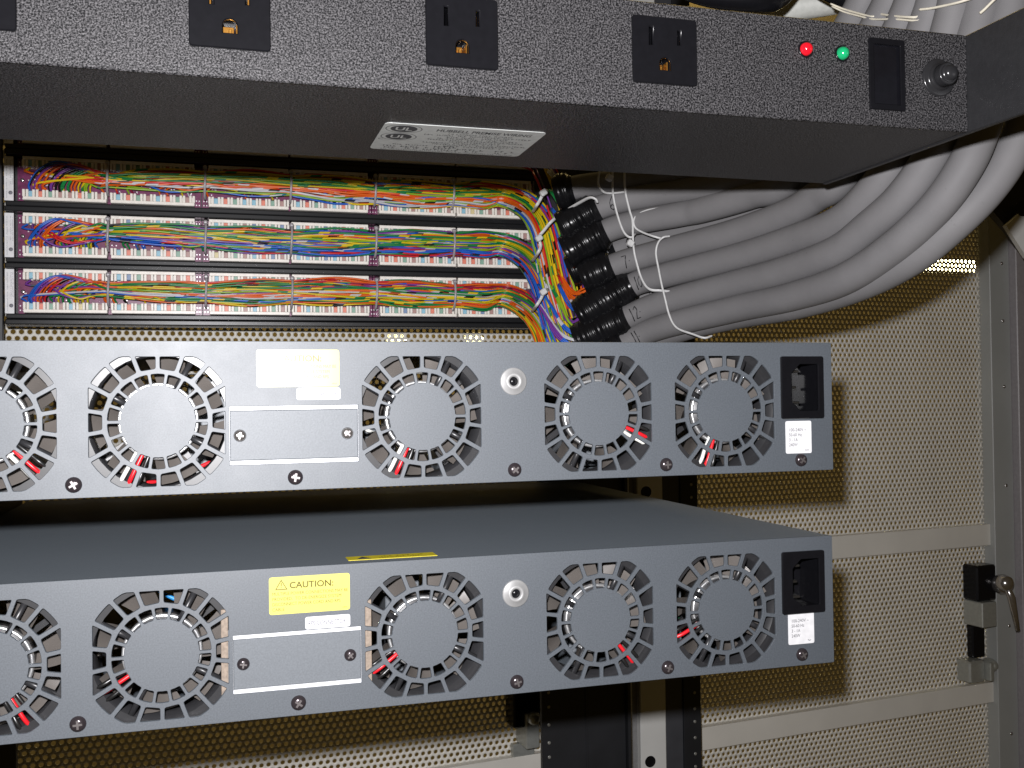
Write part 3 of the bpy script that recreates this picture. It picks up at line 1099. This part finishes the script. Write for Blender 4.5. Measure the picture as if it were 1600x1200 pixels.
PREF = {0: [2, 3, 5, 9], 1: [8, 0, 13, 6, 14, 1, 5, 1, 3, 10, 3, 7, 16, 15], 2: [5, 12, 0, 8, 4, 17, 6, 0, 2, 10, 3, 7, 14, 1, 11], 3: [1, 2, 10, 14, 12, 6, 0, 13, 4, 7, 3, 1, 9, 5, 11]}
for row in range(4):
    zb = ZB[row]
    zc = zb + 18.0
    t = thing('wire_bundle', BNAME[row], 'wires', (-240, PY - 20, zc), 'bundles of coloured wires along the patch panels')
    rr = random.Random(100 + row)
    NW = 72 if row else 12
    EP = end_path(row)
    for k in range(NW):
        # slot of this wire in the bundle: quasi-sorted so that colours run in streaks
        lane = (k % 25) / 24 * 2 - 1
        layer = (k // 25) % 3
        if k < 46:
            bx = BLK[0][0] + 4 + (k * 2.9) % 118 if k % 2 else BLK[0][0] + 2 + rr.uniform(0, 60)
        else:
            bx = rr.uniform(BLK[1][0], BLK[5][0] + 10)
        up = rr.random() < 0.5
        zst = zb + (8.4 if up else 25.2)
        pts = [(bx, PY - 8, zst), (bx + rr.uniform(-0.6, 0.6), PY - 12.5, zst + (4.5 if up else -4.5))]
        if k < 24:                    # big loops at the left end, outermost ones first
            f = k / 23.0
            bx = BLK[0][0] + 3 + 46 * f + rr.uniform(-1.5, 1.5)
            dn = rr.random() < 0.9
            sg = 1 if dn else -1
            z0 = zb + (8.2 if dn else 25.4)
            top = zc + sg * (10.5 - 7.5 * f + rr.uniform(-1.2, 1.2))
            fy = PY - 13 - 5 * (1 - f) - rr.uniform(0, 2)
            lane = sg * (0.95 - 1.1 * f) + rr.uniform(-0.25, 0.25)
            lane = max(-1, min(1, lane))
            layer = 2 if k < 10 else k % 3
            pts = [(bx, PY - 8, z0), (bx + 0.5, PY - 12, z0 + sg * 4), (bx + 5 + 3 * (1 - f), fy, (z0 + top) / 2 + sg * 3),
                   (bx + 15 + 5 * (1 - f), fy, top), (min(bx + 34, -399 + 5 * f), fy, top - sg * (1.5 + 1.0 * (1 - f)))]
        cur = pts[-1][0]
        if k < 24:
            pass
        ph, am = rr.uniform(0, 6.28), rr.uniform(0.3, 1.0)
        prof = lane
        swap = rr.uniform(-0.5, 0.5)
        for x in (-392, -383.8, -365, -345, -328, -311.3, -295, -278, -262, -244.3, -228, -210, -193, -175.3, -158, -142, -125, -108.6, -95, -80):
            if x < cur + 12:
                continue
            tight = min(abs(x - q) for q in TIEX)
            s = 0.86 + 0.20 * min(1, tight / 26)
            l2 = max(-1, min(1, prof + swap * math.sin(x / 75 + ph) + 0.10 * math.sin(x / 23 + ph * 2)))
            zz = zc + l2 * 10.6 * s * float(np.interp(x, [-400, -384, -330, -250], [0.62, 0.58, 0.8, 1.0])) + 1.5 * math.sin(x / 43 + row * 2) + am * 0.4 * math.sin(x / 9 + ph)
            yy = PY - 13 - (2 - layer) * 2.6 - 3.5 * math.sqrt(max(0, 1 - l2 * l2)) - (0 if tight < 3 else rr.uniform(-0.5, 0.8))
            pts.append((x, yy, zz))
        tail = []
        jl = [rr.uniform(-1, 1) * 3.0 for _ in range(3)]
        for i, p in enumerate(EP):
            if p[0] < cur + 10:
                continue
            d = (EP[min(i + 1, len(EP) - 1)] - EP[max(i - 1, 0)])
            d /= np.linalg.norm(d)
            nrm = np.cross(d, AX_F); nrm /= np.linalg.norm(nrm)      # across the bundle in the panel plane
            if nrm[2] < 0 and abs(nrm[2]) > 0.2: nrm = -nrm
            if nrm @ np.array([0.7, 0, 0.7]) < 0: nrm = -nrm
            sc_ = 10.0 + i * 0.3
            tail.append(p + nrm * (prof * sc_) - AX_F * ((2 - layer) * 3.0 - 3) + AX_F * jl[0] * i * 0.4 + nrm * jl[1] * i * 0.3)
        pts += tail
        me_r = rr.uniform(0.70, 0.96)
        P = spline(pts, 4)
        g = G()
        g.tube(P, me_r, 6, caps=False)
        pal = PREF[row]
        if k < 24:
            ci = [12, 17, 1, 5, 4, 3, 2, 11, 7, 15, 8, 10][(k // 2) % 12]
        else:
            ci = pal[int((lane + 1) / 2 * (len(pal) - 0.01) + rr.choice((0, 0, 0, 1, -1))) % len(pal)] if rr.random() < 0.82 else rr.randrange(len(WIREM))
        g.build('wire', WIREM[ci], t)

# loose wires that run into the cable ends
for j, (sx, sy, ex, ey, mi) in enumerate(((878, 300, 902, 420, 6), (880, 330, 908, 440, 2), (884, 360, 915, 430, 0), (893, 455, 930, 436, 7), (893, 465, 932, 446, 1), (895, 473, 930, 452, 14),
                                          (893, 480, 932, 462, 12), (888, 500, 925, 474, 4), (872, 470, 905, 520, 8), (862, 480, 908, 528, 0), (858, 500, 902, 535, 6), (850, 490, 898, 545, 17))):
    g = G()
    for k in range(4):
        o_ = [rnd.uniform(-3, 3) for _ in range(6)]
        g.tube(spline([deep(sx + o_[0] - 20, sy + o_[1] - 34, 838), deep(sx + o_[2], sy + o_[3], 826), deep((sx + ex) / 2 + o_[4], (sy + ey) / 2 + 9 + o_[5], 818), deep(ex + 8, ey + o_[1], 815)], 5), 0.75, 6)
    o = g.build('wire_strand', WIREM[mi], org=deep(ex, ey, 825))
    tag(o, ['white and blue', 'green and yellow', 'blue and white', 'orange and yellow', 'orange and red', 'orange and white', 'blue and violet', 'violet and grey', 'lime and black',
            'blue', 'white', 'violet and blue'][j] + ' wires ' + ['beside the upper taped cable ends', 'beside the second taped cable end', 'beside the third taped cable end', 'entering the gap between the taped cable ends',
            'entering the gap just under the first strands', 'in the middle of the gap between taped cable ends', 'low in the gap between taped cable ends', 'lowest in the gap between taped cable ends',
            'falling left of the lower taped ends', 'dropping behind the upper chassis', 'hanging beside the lowest taped cable end', 'at the left of the hanging strands above the chassis'][j],
        'wires', 'strands running into the taped cable ends')

# translucent ties round the bundles
RN = {1: 'uppermost', 2: 'middle', 3: 'lowest'}
ON = ['first', 'second', 'third', 'fourth', 'fifth']
for row in (1, 2, 3):
    zc = ZB[row] + 18.0
    for k, x in enumerate(TIEX):
        g = G()
        P = []
        for a in np.linspace(-2.35, 2.35, 17):
            P.append((x + 0.4 * math.sin(a), PY - 13.5 - 10.2 * math.cos(a * 0.66), zc + 13.2 * math.sin(a * 0.66)))
        g.tube(P, 0.95, 8, flat=0.5)
        g.box(x - 1.6, x + 1.6, PY - 23.2, PY - 20, zc + 9.4, zc + 12.8, 0.8, rot=Matrix.Rotation(-0.7, 3, 'X'))
        o = g.build('cable_tie', TIEC, org=(x, PY - 12, zc))
        tag(o, '%s translucent cable tie from the left around the %s bundle of wires' % (ON[k], RN[row]), 'cable tie', 'cable ties around the wire bundles')

# ------------------------------------------------------------------ grey trunk cables
def dep(u):
    return float(np.interp(u, [860, 1000, 1130, 1230, 1330, 1420, 1500, 1700], [800, 785, 735, 685, 630, 590, 565, 540]))


CABLES = [
    # name, points, depth offset, radius, start of grey, marking
    ('first', [(868, 302), (905, 292), (1000, 280), (1080, 262), (1160, 240), (1260, 140), (1340, 20), (1360, -40)], 0, 905, None,
     'highest grey cable, its thick taped end right under the outlet strip'),
    ('second', [(877, 357), (946, 321), (1033, 303), (1145, 284), (1210, 262), (1300, 150), (1382, 20), (1400, -40)], 0, 946, '6',
     'second grey cable from the top, with one pen mark beside its taped end'),
    ('third', [(884, 396), (960, 356), (1061, 335), (1100, 327), (1174, 305), (1235, 280), (1350, 140), (1418, 20), (1430, -40)], 0, 958, None,
     'third grey cable from the top, vanishing under the strip left of its bracket'),
    ('fourth', [(890, 425), (975, 386), (1061, 362), (1145, 340), (1230, 312), (1320, 262), (1390, 170), (1440, 40), (1450, -40)], 24, 972, '8.',
     'grey cable that shows as a sliver behind the third and fifth ones'),
    ('fifth', [(909, 436), (967, 412), (1033, 393), (1145, 364), (1230, 334), (1277, 306), (1317, 276), (1400, 150), (1454, 20), (1462, -40)], 0, 967, '7.',
     'grey cable marked 7 beside its taped end, halfway down the row'),
    ('sixth', [(904, 494), (985, 447), (1033, 432), (1145, 403), (1228, 378), (1306, 349), (1354, 308), (1396, 251), (1455, 130), (1490, 20), (1496, -40)], 0, 986, '10.',
     'grey cable marked 10 on its end beside the long tie'),
    ('seventh', [(925, 490), (1012, 460), (1061, 446), (1145, 424), (1230, 398), (1310, 368), (1375, 315), (1430, 240), (1470, 130), (1508, 20), (1512, -40)], 26, 1012, '11',
     'grey cable that shows as a sliver behind the sixth and eighth ones'),
    ('eighth', [(900, 532), (977, 497), (1033, 474), (1145, 444), (1226, 423), (1306, 393), (1358, 354), (1412, 305), (1464, 228), (1505, 120), (1531, 20), (1536, -40)], 0, 978, '12.',
     'grey cable marked 12 near the chassis edge'),
    ('ninth', [(905, 575), (985, 532), (1033, 511), (1147, 483), (1239, 463), (1320, 436), (1396, 387), (1462, 325), (1505, 265), (1530, 210), (1556, 120), (1576, 20), (1582, -40)], 0, 983, '11.',
     'second lowest grey cable, marked just above the upper chassis edge'),
    ('tenth', [(930, 590), (1000, 545), (1060, 516), (1147, 494), (1245, 476), (1339, 447), (1421, 406), (1487, 353), (1543, 296), (1582, 236), (1612, 150), (1630, 20), (1636, -40)], 14, 1002, None,
     'outermost lowest grey cable, curving widest around on the right'),
]
STROKES = {'1': [[(0.1, 0.0), (0.25, 0.5), (0.1, 1.0)]], '0': [[(0.5, 0.9), (0.15, 0.7), (0.15, 0.3), (0.5, 0.1), (0.85, 0.3), (0.85, 0.7), (0.5, 0.9)]],
           '2': [[(0.1, 0.8), (0.5, 1.0), (0.8, 0.7), (0.1, 0.1), (0.9, 0.1)]], '7': [[(0.1, 0.9), (0.8, 0.9), (0.4, 0.0)]],
           '6': [[(0.7, 1.0), (0.2, 0.6), (0.15, 0.2), (0.5, 0.0), (0.8, 0.25), (0.5, 0.45), (0.2, 0.3)]],
           '8': [[(0.5, 0.5), (0.2, 0.75), (0.5, 1.0), (0.8, 0.75), (0.5, 0.5), (0.15, 0.25), (0.5, 0.0), (0.85, 0.25), (0.5, 0.5)]],
           '.': [[(0.0, 0.45), (0.12, 0.5)]]}
for nm, pts, off, ug, mark, lab in CABLES:
    P = spline([deep(u, v, dep(u) + off) for u, v in pts], 14)
    t = thing('grey_cable', lab, 'cable', tuple(P[len(P) // 3]), 'grey trunk cables bending up to the right')
    uu = np.array([800 + F_PX * ((p - CAM) @ AX_R) / ((p - CAM) @ AX_F) for p in P])
    i0 = int(np.argmax(uu >= ug))
    G().tube(P[max(0, i0 - 3):], [9.3 + 0.8 * min(1.0, q / 60) for q in range(len(P[max(0, i0 - 3):]))], 24).build('cable_jacket', CABLE, t)
    # taped end with overlapping turns
    D = P[:i0 + 1]
    fine = spline(D[::3] if len(D) > 6 else D, 16)
    L = np.concatenate([[0], np.cumsum(np.linalg.norm(np.diff(fine, axis=0), axis=1))])
    ss = np.arange(0, L[-1], 0.45)
    fine = np.stack([np.interp(ss, L, fine[:, k]) for k in range(3)], 1)
    rr = random.Random(hash(nm) % 1000 if False else len(nm) * 13 + int(ug))
    rad = []
    for s in ss:
        f = (s % 4.2) / 4.2
        taper = min(1, (L[-1] - s) / 5 + 0.0)
        rad.append(10.2 + 3.5 * min(1, taper) * (0.8 + 0.2 * math.sin(s * 0.13 + ug)) + 0.75 * (f if f < 0.8 else (1 - f) * 4) + 0.5 * math.sin(s * 0.41 + ug * 1.7))
    G().tube(fine, rad, 28).build('taped_end', TAPE, t)
    if mark:
        # handwriting laid on the jacket
        S0 = np.concatenate([[0], np.cumsum(np.linalg.norm(np.diff(P[i0:], axis=0), axis=1))])
        g = G()
        x0 = 4.5
        for chh in mark:
            for st in STROKES[chh]:
                pts3 = []
                for k in range(len(st) * 5 - 4):
                    i, f = divmod(k, 5)
                    q0, q1 = st[min(i, len(st) - 1)], st[min(i + 1, len(st) - 1)]
                    vx = x0 + (q0[0] + (q1[0] - q0[0]) * f / 5) * 5.0
                    vy = (q0[1] + (q1[1] - q0[1]) * f / 5 - 0.5) * 11.0
                    c = np.array([np.interp(vx, S0, P[i0:, kk]) for kk in range(3)])
                    c2 = np.array([np.interp(vx + 1, S0, P[i0:, kk]) for kk in range(3)])
                    T = (c2 - c) / np.linalg.norm(c2 - c)
                    toc = CAM - c; toc -= T * (toc @ T); toc /= np.linalg.norm(toc)
                    upv = np.cross(T, toc); upv = upv if upv[2] > 0 else -upv
                    a_ = vy / 9.2
                    pts3.append(c + 9.15 * (toc * math.cos(a_) + upv * math.sin(a_)))
                g.tube(pts3, 0.45, 6)
            x0 += 1.6 if chh == '.' else (3.2 if chh == '1' else 6.0)
        g.build('handwritten_mark', MARKER, t)

# white ties that lace the cables together
def tie(pts, label, head=None, r=1.15, dz=-14.5, m_=TIE, cat='cable tie', grp='white ties lacing the grey cables'):
    P3 = [deep(p[0], p[1], dep(p[0]) + (p[2] if len(p) > 2 else dz)) for p in pts]
    g = G()
    g.tube(spline(P3, 8), r, 8, flat=0.7)
    if head:
        h = deep(head[0], head[1], dep(head[0]) + dz - 1)
        g.box(h[0] - 2.6, h[0] + 2.6, h[1] - 2.2, h[1] + 2.2, h[2] - 2.4, h[2] + 2.4, 0.8, rot=Matrix.Rotation(0.5, 3, 'Y'))
    o = g.build('cable_tie', m_, org=P3[len(P3) // 2])
    tag(o, label, cat, grp)
    return o


tie([(941, 252), (936, 272), (935, 288), (942, 299), (953, 302, -11), (975, 300, -10), (990, 297, -6)], 'short white tie hooked round the highest grey cable')
tie([(957, 255), (957, 280), (958, 305), (963, 330), (971, 355), (978, 367), (986, 371), (992, 366, -8)], 'white tie with its head up under the strip, second from the left', (952, 278))
tie([(976, 258), (976, 285), (978, 305), (984, 330), (988, 345), (989, 375), (991, 395), (995, 412), (1001, 432), (1009, 447), (1018, 453), (1032, 454, -10), (1048, 456, -8)],
    'long white tie crossing five grey cables with a square head half way', (985, 380))
tie([(1030, 325, -9), (1010, 329, -12), (996, 336, -13), (990, 345), (993, 356), (1004, 363), (1020, 369), (1034, 373, -10)], 'white tie looping round the third grey cable')
tie([(1046, 369, -9), (1036, 371), (1028, 380), (1025, 396), (1029, 420), (1034, 445), (1040, 470), (1045, 490), (1052, 506), (1062, 515), (1082, 522), (1100, 528), (1112, 525, -6)],
    'long white tie down across the lowest grey cables ending near the chassis')


def tie2(pts, label, head, depth=815, r=1.4):
    P3 = [deep(p[0], p[1], (p[2] if len(p) > 2 else depth)) for p in pts]
    g = G()
    g.tube(spline(P3, 8), r, 8, flat=0.6)
    h = deep(head[0], head[1], depth - 3)
    g.box(h[0] - 2.8, h[0] + 2.8, h[1] - 2.2, h[1] + 2.2, h[2] - 2.4, h[2] + 2.4, 0.8, rot=Matrix.Rotation(-0.6, 3, 'Y'))
    o = g.build('cable_tie', TIE, org=P3[0])
    tag(o, label, 'cable tie', 'ties where the bundles turn down')


tie2([(833, 331, 840), (838, 322), (844, 312), (849, 302), (855, 297, 835)], 'small tie where the uppermost wire bundle turns down', (849, 301))
tie2([(832, 408, 840), (840, 396), (845, 384), (842, 371), (850, 360), (864, 344), (885, 329, 795), (905, 317, 780), (921, 309, 768), (930, 311, 766), (933, 316, 768)],
     'long slanting tie from the middle wire bundle over to the taped cable ends', (842, 372), 812)
tie2([(832, 486, 840), (838, 478), (845, 467), (850, 456), (856, 452, 835)], 'small tie where the lowest wire bundle turns down', (849, 456))

# waxed cord and cords above the strip
tie([(1298, 6, -20), (1318, 14, -14), (1342, 21, -12), (1364, 26, -12), (1372, 22, -9), (1395, 25, -12), (1420, 27, -12), (1434, 26, -10), (1438, 18, -8)],
    'cream waxed cord lashing the cables above the right of the strip', None, 0.9, m_=STRING, cat='cord', grp='waxed cords above the strip')
tie([(1300, 10, -20), (1320, 19, -14), (1342, 25, -12), (1364, 30, -12), (1396, 30, -12), (1434, 32, -10), (1438, 24, -8)],
    'lower strand of the waxed cord above the switch', None, 0.8, m_=STRING, cat='cord', grp='waxed cords above the strip')
tie([(1437, 15, -12), (1455, 13, -12), (1475, 9, -12), (1497, 4, -12), (1520, -3, -12)], 'cream waxed cord slanting up to the right above the bracket', None, 1.0, m_=STRING, cat='cord', grp='waxed cords above the strip')
tie([(1531, 21, -12), (1538, 15, -12), (1546, 7, -12), (1556, -3, -12)], 'loose cut end of waxed cord hanging above the bracket', None, 1.1, m_=STRING, cat='cord', grp='waxed cords above the strip')
o = G().tube(spline([deep(1040, -30, 600), deep(1110, -6, 600), (deep(1190, 2, 602)), deep(1215, -2, 610), deep(1240, -30, 620)], 8), 6.5, 14).build('mains_cable', BLACK, org=deep(1150, 0, 600))
tag(o, 'black cord bulging over the top edge of the strip left of the lights', 'cord')
o = G().tube(spline([deep(1265, -30, 640), deep(1310, -6, 632), deep(1345, 0, 625), deep(1370, -20, 620)], 8), 6.0, 14).build('black_cable', BLACK, org=deep(1320, 0, 630))
tag(o, 'short black cable end above the red light beside the lashed grey cables', 'cable')
o = G().tube(spline([deep(1150, 30, 700), deep(1240, 12, 695), deep(1330, -4, 690), deep(1400, -30, 680)], 8), 9.0, 16).build('pale_cable', mat('pale_jacket', (0.55, 0.56, 0.53), 0.5), org=deep(1260, 0, 690))
tag(o, 'pale cable crossing behind the strip above the red light', 'cable')

# ------------------------------------------------------------------ rack rails and posts
def hole_disc(g, x, y, z, r=1.9, mi=1):
    g.lathe((x, y, z), (0, -1, 0), [(r, -0.5), (r, 0.12), (r * 0.7, 0.12), (r * 0.55, -0.2), (0, -0.2)], 12, mi)


t = thing('rack_rail', 'black rack rail with a column of screw holes, right of the patch panels', 'rack rail', (12, 404, -620), 'mounting rails of the rack')
g = G(); g.box(-29, 51, 406, 412, -620, 420, 0.5); g.build('rail_face', RAILBLK, t)
g = G(); g.box(12, 14, 405, 406, -620, 420, 0.3); g.box(51, 54, 400, 470, -620, 420, 0.3); g.build('rail_flange', RAILBLK, t)
HOLEM = mat('bright_hole_edge', (0.32, 0.32, 0.30), 0.4, 0.5)
zz = -600.0
k = 0
holes = []
while zz < 400:
    holes.append(zz)
    zz += (15.9, 15.9, 12.7)[k % 3]; k += 1
g = G()
for z in holes:
    if z < -200 or z > 190:
        g.lathe((-22.6, 406, z), (0, -1, 0), [(1.5, 0.0), (1.5, 0.25), (0.9, 0.4), (0, 0.1)], 10)
g.build('screw_holes', HOLEM, t)

t = thing('rack_rail', 'black rack rail along the left picture edge', 'rack rail', (-470, 400, -620), 'mounting rails of the rack')
g = G(); g.box(-560, -460.2, 396, 402, -620, 420, 0.5); g.build('rail_face', mat('dark_grey_rail', (0.045, 0.045, 0.05), 0.45), t)
g = G()
for z in holes:
    g.lathe((-465.4, 396, z), (0, -1, 0), [(2.6, 0.0), (2.6, 0.12), (1.7, 0.3), (0, 0.1)], 12)
g.build('screw_holes', BLACK, t)

t = thing('frame_post', 'pale grey upright post with a groove and a round hole, below the lower chassis', 'post', (96, 468, -620))
g = G(); g.box(60, 84.8, 470, 476, -620, 420, 0.6); g.box(91.5, 118.9, 466, 476, -620, 420, 0.8)
g.build('post_face', POSTW, t)
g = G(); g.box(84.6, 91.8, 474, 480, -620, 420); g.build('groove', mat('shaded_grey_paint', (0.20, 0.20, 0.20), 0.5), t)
for z in (-383.7, -120, 140):
    g = G()
    g.lathe((101.2, 466, z), (0, -1, 0), [(5.6, -0.3), (5.6, 0.25), (5.0, 0.3), (4.8, 0.15), (0, 0.15)], 24)
    g.build('hole_shade', BLACK, t)  # flat black disc, the dark inside the hole given as colour

t = thing('rack_rail', 'second black rail with tiny holes beside the pale grey post', 'rack rail', (137, 468, -620), 'mounting rails of the rack')
g = G(); g.box(119.4, 138, 468, 474, -620, 420, 0.4); g.build('rail_web', CHARC, t)
g = G(); g.box(138, 157, 466, 474, -620, 420, 0.5); g.build('rail_face', RAILBLK, t)
g = G()
for z in holes:
    g.lathe((150.0, 466, z - 4), (0, -1, 0), [(1.6, 0.0), (1.6, 0.25), (0.9, 0.4), (0, 0.1)], 10)
g.build('screw_holes', HOLEM, t)

g = G(); g.box(-461, -447.5, 30, 398, -180, 8, 0.5)  # added box that keeps the gap left of the chassis black
o = g.build('side_filler', BLACKM, org=(-454, 200, -90)); tag(o, 'black filler added in the gap at the left sides of both chassis', 'rail')
g = G(); g.box(-462, -451, 384, 392, -620, -238, 0.5)
o = g.build('filler_strip', BLACKM, org=(-455, 388, -620)); tag(o, 'narrow black strip in the bottom left corner below the lower chassis', 'strip')

# ------------------------------------------------------------------ perforated door
PHI = math.radians(5.7)
DO = np.array([-441.0, 470.0, 0.0])
door = thing('perforated_door', 'large beige perforated steel door behind the whole rack, with flat cross bars and a latch', 'door', tuple(DO), None, PHI)
ORG[door.name] = np.zeros(3)      # its parts are given in its own frame: s along the door, n away from the camera, z up
NP = np.array([-math.sin(PHI), math.cos(PHI), 0])


def dxy(px, py, n=0.0):
    d = ray(px, py)
    tt = ((DO + NP * n - CAM) @ NP) / (d @ NP)
    P = CAM + d * tt
    return (P - DO) @ np.array([math.cos(PHI), math.sin(PHI), 0]), P[2]


def perforated(s0, s1, z0, z1, p=6.3, rh=2.02, th=1.3):
    dz = p * math.sqrt(3) / 2
    ns, nz = int((s1 - s0) / p), int((z1 - z0) / dz)
    I, J = np.meshgrid(np.arange(ns), np.arange(nz))
    cx = s0 + (I + 0.5 * (J % 2)).ravel() * p
    cz = z0 + J.ravel() * dz
    n = len(cx)
    ang = np.arange(12) * math.pi / 6 + math.pi / 6
    R = p / math.sqrt(3)
    hexr = np.where(np.arange(12) % 2 == 0, R * math.cos(math.pi / 6), R)   # apothem on even (30 deg steps), corner on odd
    ang = np.arange(12) * math.pi / 6
    hx, hz = hexr * np.cos(ang), hexr * np.sin(ang)
    ix, iz = rh * np.cos(ang), rh * np.sin(ang)
    V = np.zeros((n, 36, 3))
    V[:, :12, 0] = cx[:, None] + hx; V[:, :12, 2] = cz[:, None] + hz
    V[:, 12:24, 0] = cx[:, None] + ix; V[:, 12:24, 2] = cz[:, None] + iz
    V[:, 24:, 0] = cx[:, None] + ix; V[:, 24:, 2] = cz[:, None] + iz; V[:, 24:, 1] = th
    k = np.arange(12); k2 = (k + 1) % 12
    q1 = np.stack([k, k2, 12 + k2, 12 + k], 1)
    q2 = np.stack([12 + k, 12 + k2, 24 + k2, 24 + k], 1)
    q = np.concatenate([q1, q2])
    Fq = (q[None] + (np.arange(n) * 36)[:, None, None]).reshape(-1, 4)
    me = bpy.data.meshes.new('perforated_sheet')
    me.vertices.add(n * 36)
    me.vertices.foreach_set('co', (V.reshape(-1, 3) * MM).ravel())
    me.loops.add(len(Fq) * 4)
    me.loops.foreach_set('vertex_index', Fq.ravel().astype(np.int32))
    me.polygons.add(len(Fq))
    me.polygons.foreach_set('loop_start', (np.arange(len(Fq)) * 4).astype(np.int32))
    me.update(calc_edges=True)
    o = link('perforated_sheet', me, door, DOORP)
    o['kind'] = 'stuff'
    return o


perforated(-40, 1044, -560, 235)
for i, (za, zb_) in enumerate(((-212.0, -186.5), (-401.5, -377.5))):
    g = G()
    g.box(-40, 1058, -9, -0.3, za, zb_, 0.5)
    g.build('cross_bar', DOORP, door)
g = G(); g.box(1042, 1074, -16, 6, -560, 235, 0.8); g.build('door_stile', DOORF, door)
g = G(); g.box(1074.2, 1091, -26, 8, -560, 235, 1.0); g.build('door_edge', mat('mauve_grey_edge', (0.30, 0.28, 0.29), 0.4), door)
g = G()
for z in (-20, -140, -310, -440, 60, 130):
    g.lathe((1062, -16, z), (0, -1, 0), [(2.2, 0), (2.2, 0.4), (0, 1.2)], 12)
g.build('rivets', CHROME, door)
# latch mechanisms on the door
def latch(sc, zt, k=1.0):
    g = G()
    g.box(sc - 2, sc + 29 * k, -24, -1, zt - 42, zt, 2.0)
    l = g.build('latch', BLACK, door)
    g = G(); g.box(sc - 1, sc + 22, -30, -1, zt - 72, zt - 42.5, 1.0); g.box(sc + 22, sc + 42, -14, -9, zt - 70, zt - 44, 1.0)
    g.lathe((sc + 31, -14, zt - 56), (0, -1, 0), [(3, 0), (3, 1.5), (0, 2.4)], 14)
    g.build('latch_bracket', SILV, l)
    g = G(); g.box(sc + 2, sc + 22, -12, -2, zt - 112, zt - 72.5, 1.5); g.build('latch_rod', BLACK, l)
    g = G(); g.box(sc - 14, sc + 10, -22, -1, zt - 138, zt - 112.5, 2.0); g.box(sc + 10, sc + 16, -30, -1, zt - 136, zt - 114, 1.0)
    g.lathe((sc + 27, -8, zt - 122), (0, -1, 0), [(8, 0), (8, 7), (6, 12), (3, 15), (0, 16)], 20)
    g.build('rod_guide', SILV, l)
    return l


s_, z_ = dxy(1524, 884, -20)
l = latch(s_, z_)
g = G()
g.lathe((s_ + 32, -24, z_ - 23), (0, -1, 0), [(11, 0), (12, 5), (10, 12), (5, 16), (0, 17)], 24)
g.build('latch_pivot', CHROME, l)
s2, z2 = dxy(1575, 912, -60)
g = G()
g.lathe((s2, -50, z2), (0, -1, 0), [(8, 0), (9.5, 5), (8, 11), (4, 14), (0, 15)], 24)
a_, b_ = dxy(1590, 985, -60)
g.tube([(s2, -56, z2), (s2 + 4, -60, z2 - 15), (a_, -60, b_)], [3.5, 4.5, 2.5], 12)
g.build('handle', CHROME, l)
s_, z_ = dxy(806, 1072, -20)
g = G(); g.box(s_ - 4, s_ + 28, -24, -1, z_ - 40, z_ + 18, 1.5); l2 = g.build('latch', BLACK, door)
g = G(); g.box(s_ + 7, s_ + 21, -28, -1, z_ - 60, z_ - 26, 1.0); g.lathe((s_ + 14, -28, z_ - 30), (0, -1, 0), [(6, 0), (6.5, 4), (4, 8), (0, 9)], 20)
g.box(s_ + 1, s_ + 24, -8, -1, z_ - 76, z_ - 60.5, 0.8)
g.build('latch_bracket', SILV, l2)

# cabinet post right of the door, and the dark plate and hinge plate above it
CP, SP = math.cos(PHI), math.sin(PHI)


def dw(s, n, z):
    return (DO[0] + s * CP - n * SP, DO[1] + s * SP + n * CP, z)


g = G()
g.poly([dw(1094, -10, -600), dw(1107, -10, -600), dw(1107, 40, -600), dw(1094, 40, -600)], (0, 0, 1000))
o = g.build('cabinet_post', RAILBLK, org=dw(1100, 0, -600))
tag(o, 'slim black cabinet post at the right picture edge beside the door', 'post')
g = G()
pl = [(1530, 300), (1556, 268), (1590, 205), (1640, 140), (1640, 425), (1601, 390), (1566, 347), (1551, 330)]
A = [deep(u, v, 1120) for u, v in pl]
g.poly([tuple(p) for p in A], tuple(AX_F * 14))  # flat black plate standing in for equipment lying in shadow
o = g.build('shadowed_equipment', RAILBLK, org=A[0])
tag(o, 'black plate standing in for shadowed equipment at the top of the door post, right of the outermost cable', 'bracket')
g = G()
pl = [(1572, 352), (1597, 330), (1603, 312), (1640, 322), (1640, 420), (1604, 402)]
A = [deep(u, v, 1100) for u, v in pl]
g.poly([tuple(p) for p in A], tuple(AX_F * 8))
h = deep(1599, 325, 1099)
g.lathe(h, -AX_F, [(9, 0), (9, 0.6), (6, 0.8), (0, 0.4)], 20, 1)
o = g.build('hinge_plate', [POSTW, BLACK], org=A[0])
tag(o, 'light grey hinge plate with a dark hole at the right picture edge', 'hinge')

# ------------------------------------------------------------------ the dim room beyond
g = G(); g.box(-2500, 4500, 2300, 2350, -1800, 2600)
o = g.build('back_wall', WALLM, org=(1000, 2325, -1800)); o['kind'] = 'structure'
g = G(); g.box(-2500, 4500, 700, 2300, -1850, -1800)
o = g.build('floor', WALLM, org=(1000, 1500, -1850)); o['kind'] = 'structure'
for j, (px, py, ln, lab, dpt) in enumerate(((1490, 414, 420, 'glowing fluorescent tube seen through the door holes right of the cables', 2000), (1625, 409, 80, 'bright end of a tube lamp right of the black post', 1900),
                                   (620, 530, 36, 'small lamp glint low in the perforated strip above the chassis, left one', 1900), (743, 530, 38, 'small lamp glint in the perforated strip, nearer the wires', 1900))):
    c = deep(px, py, dpt)
    t = thing('tube_lamp', lab, 'lamp', tuple(c), 'lamps in the room beyond')
    dirv = np.array([1, -0.1, 0]) / math.sqrt(1.01)
    G().tube([c - dirv * ln / 2, c + dirv * ln / 2], 10 if j < 2 else 2.0, 12).build('tube', GOLDHAZE, t)
    G().box(c[0] - ln / 2, c[0] + ln / 2, c[1] + 16, c[1] + 40, c[2] - 14, c[2] + 14, 2).build('housing', POSTW, t)
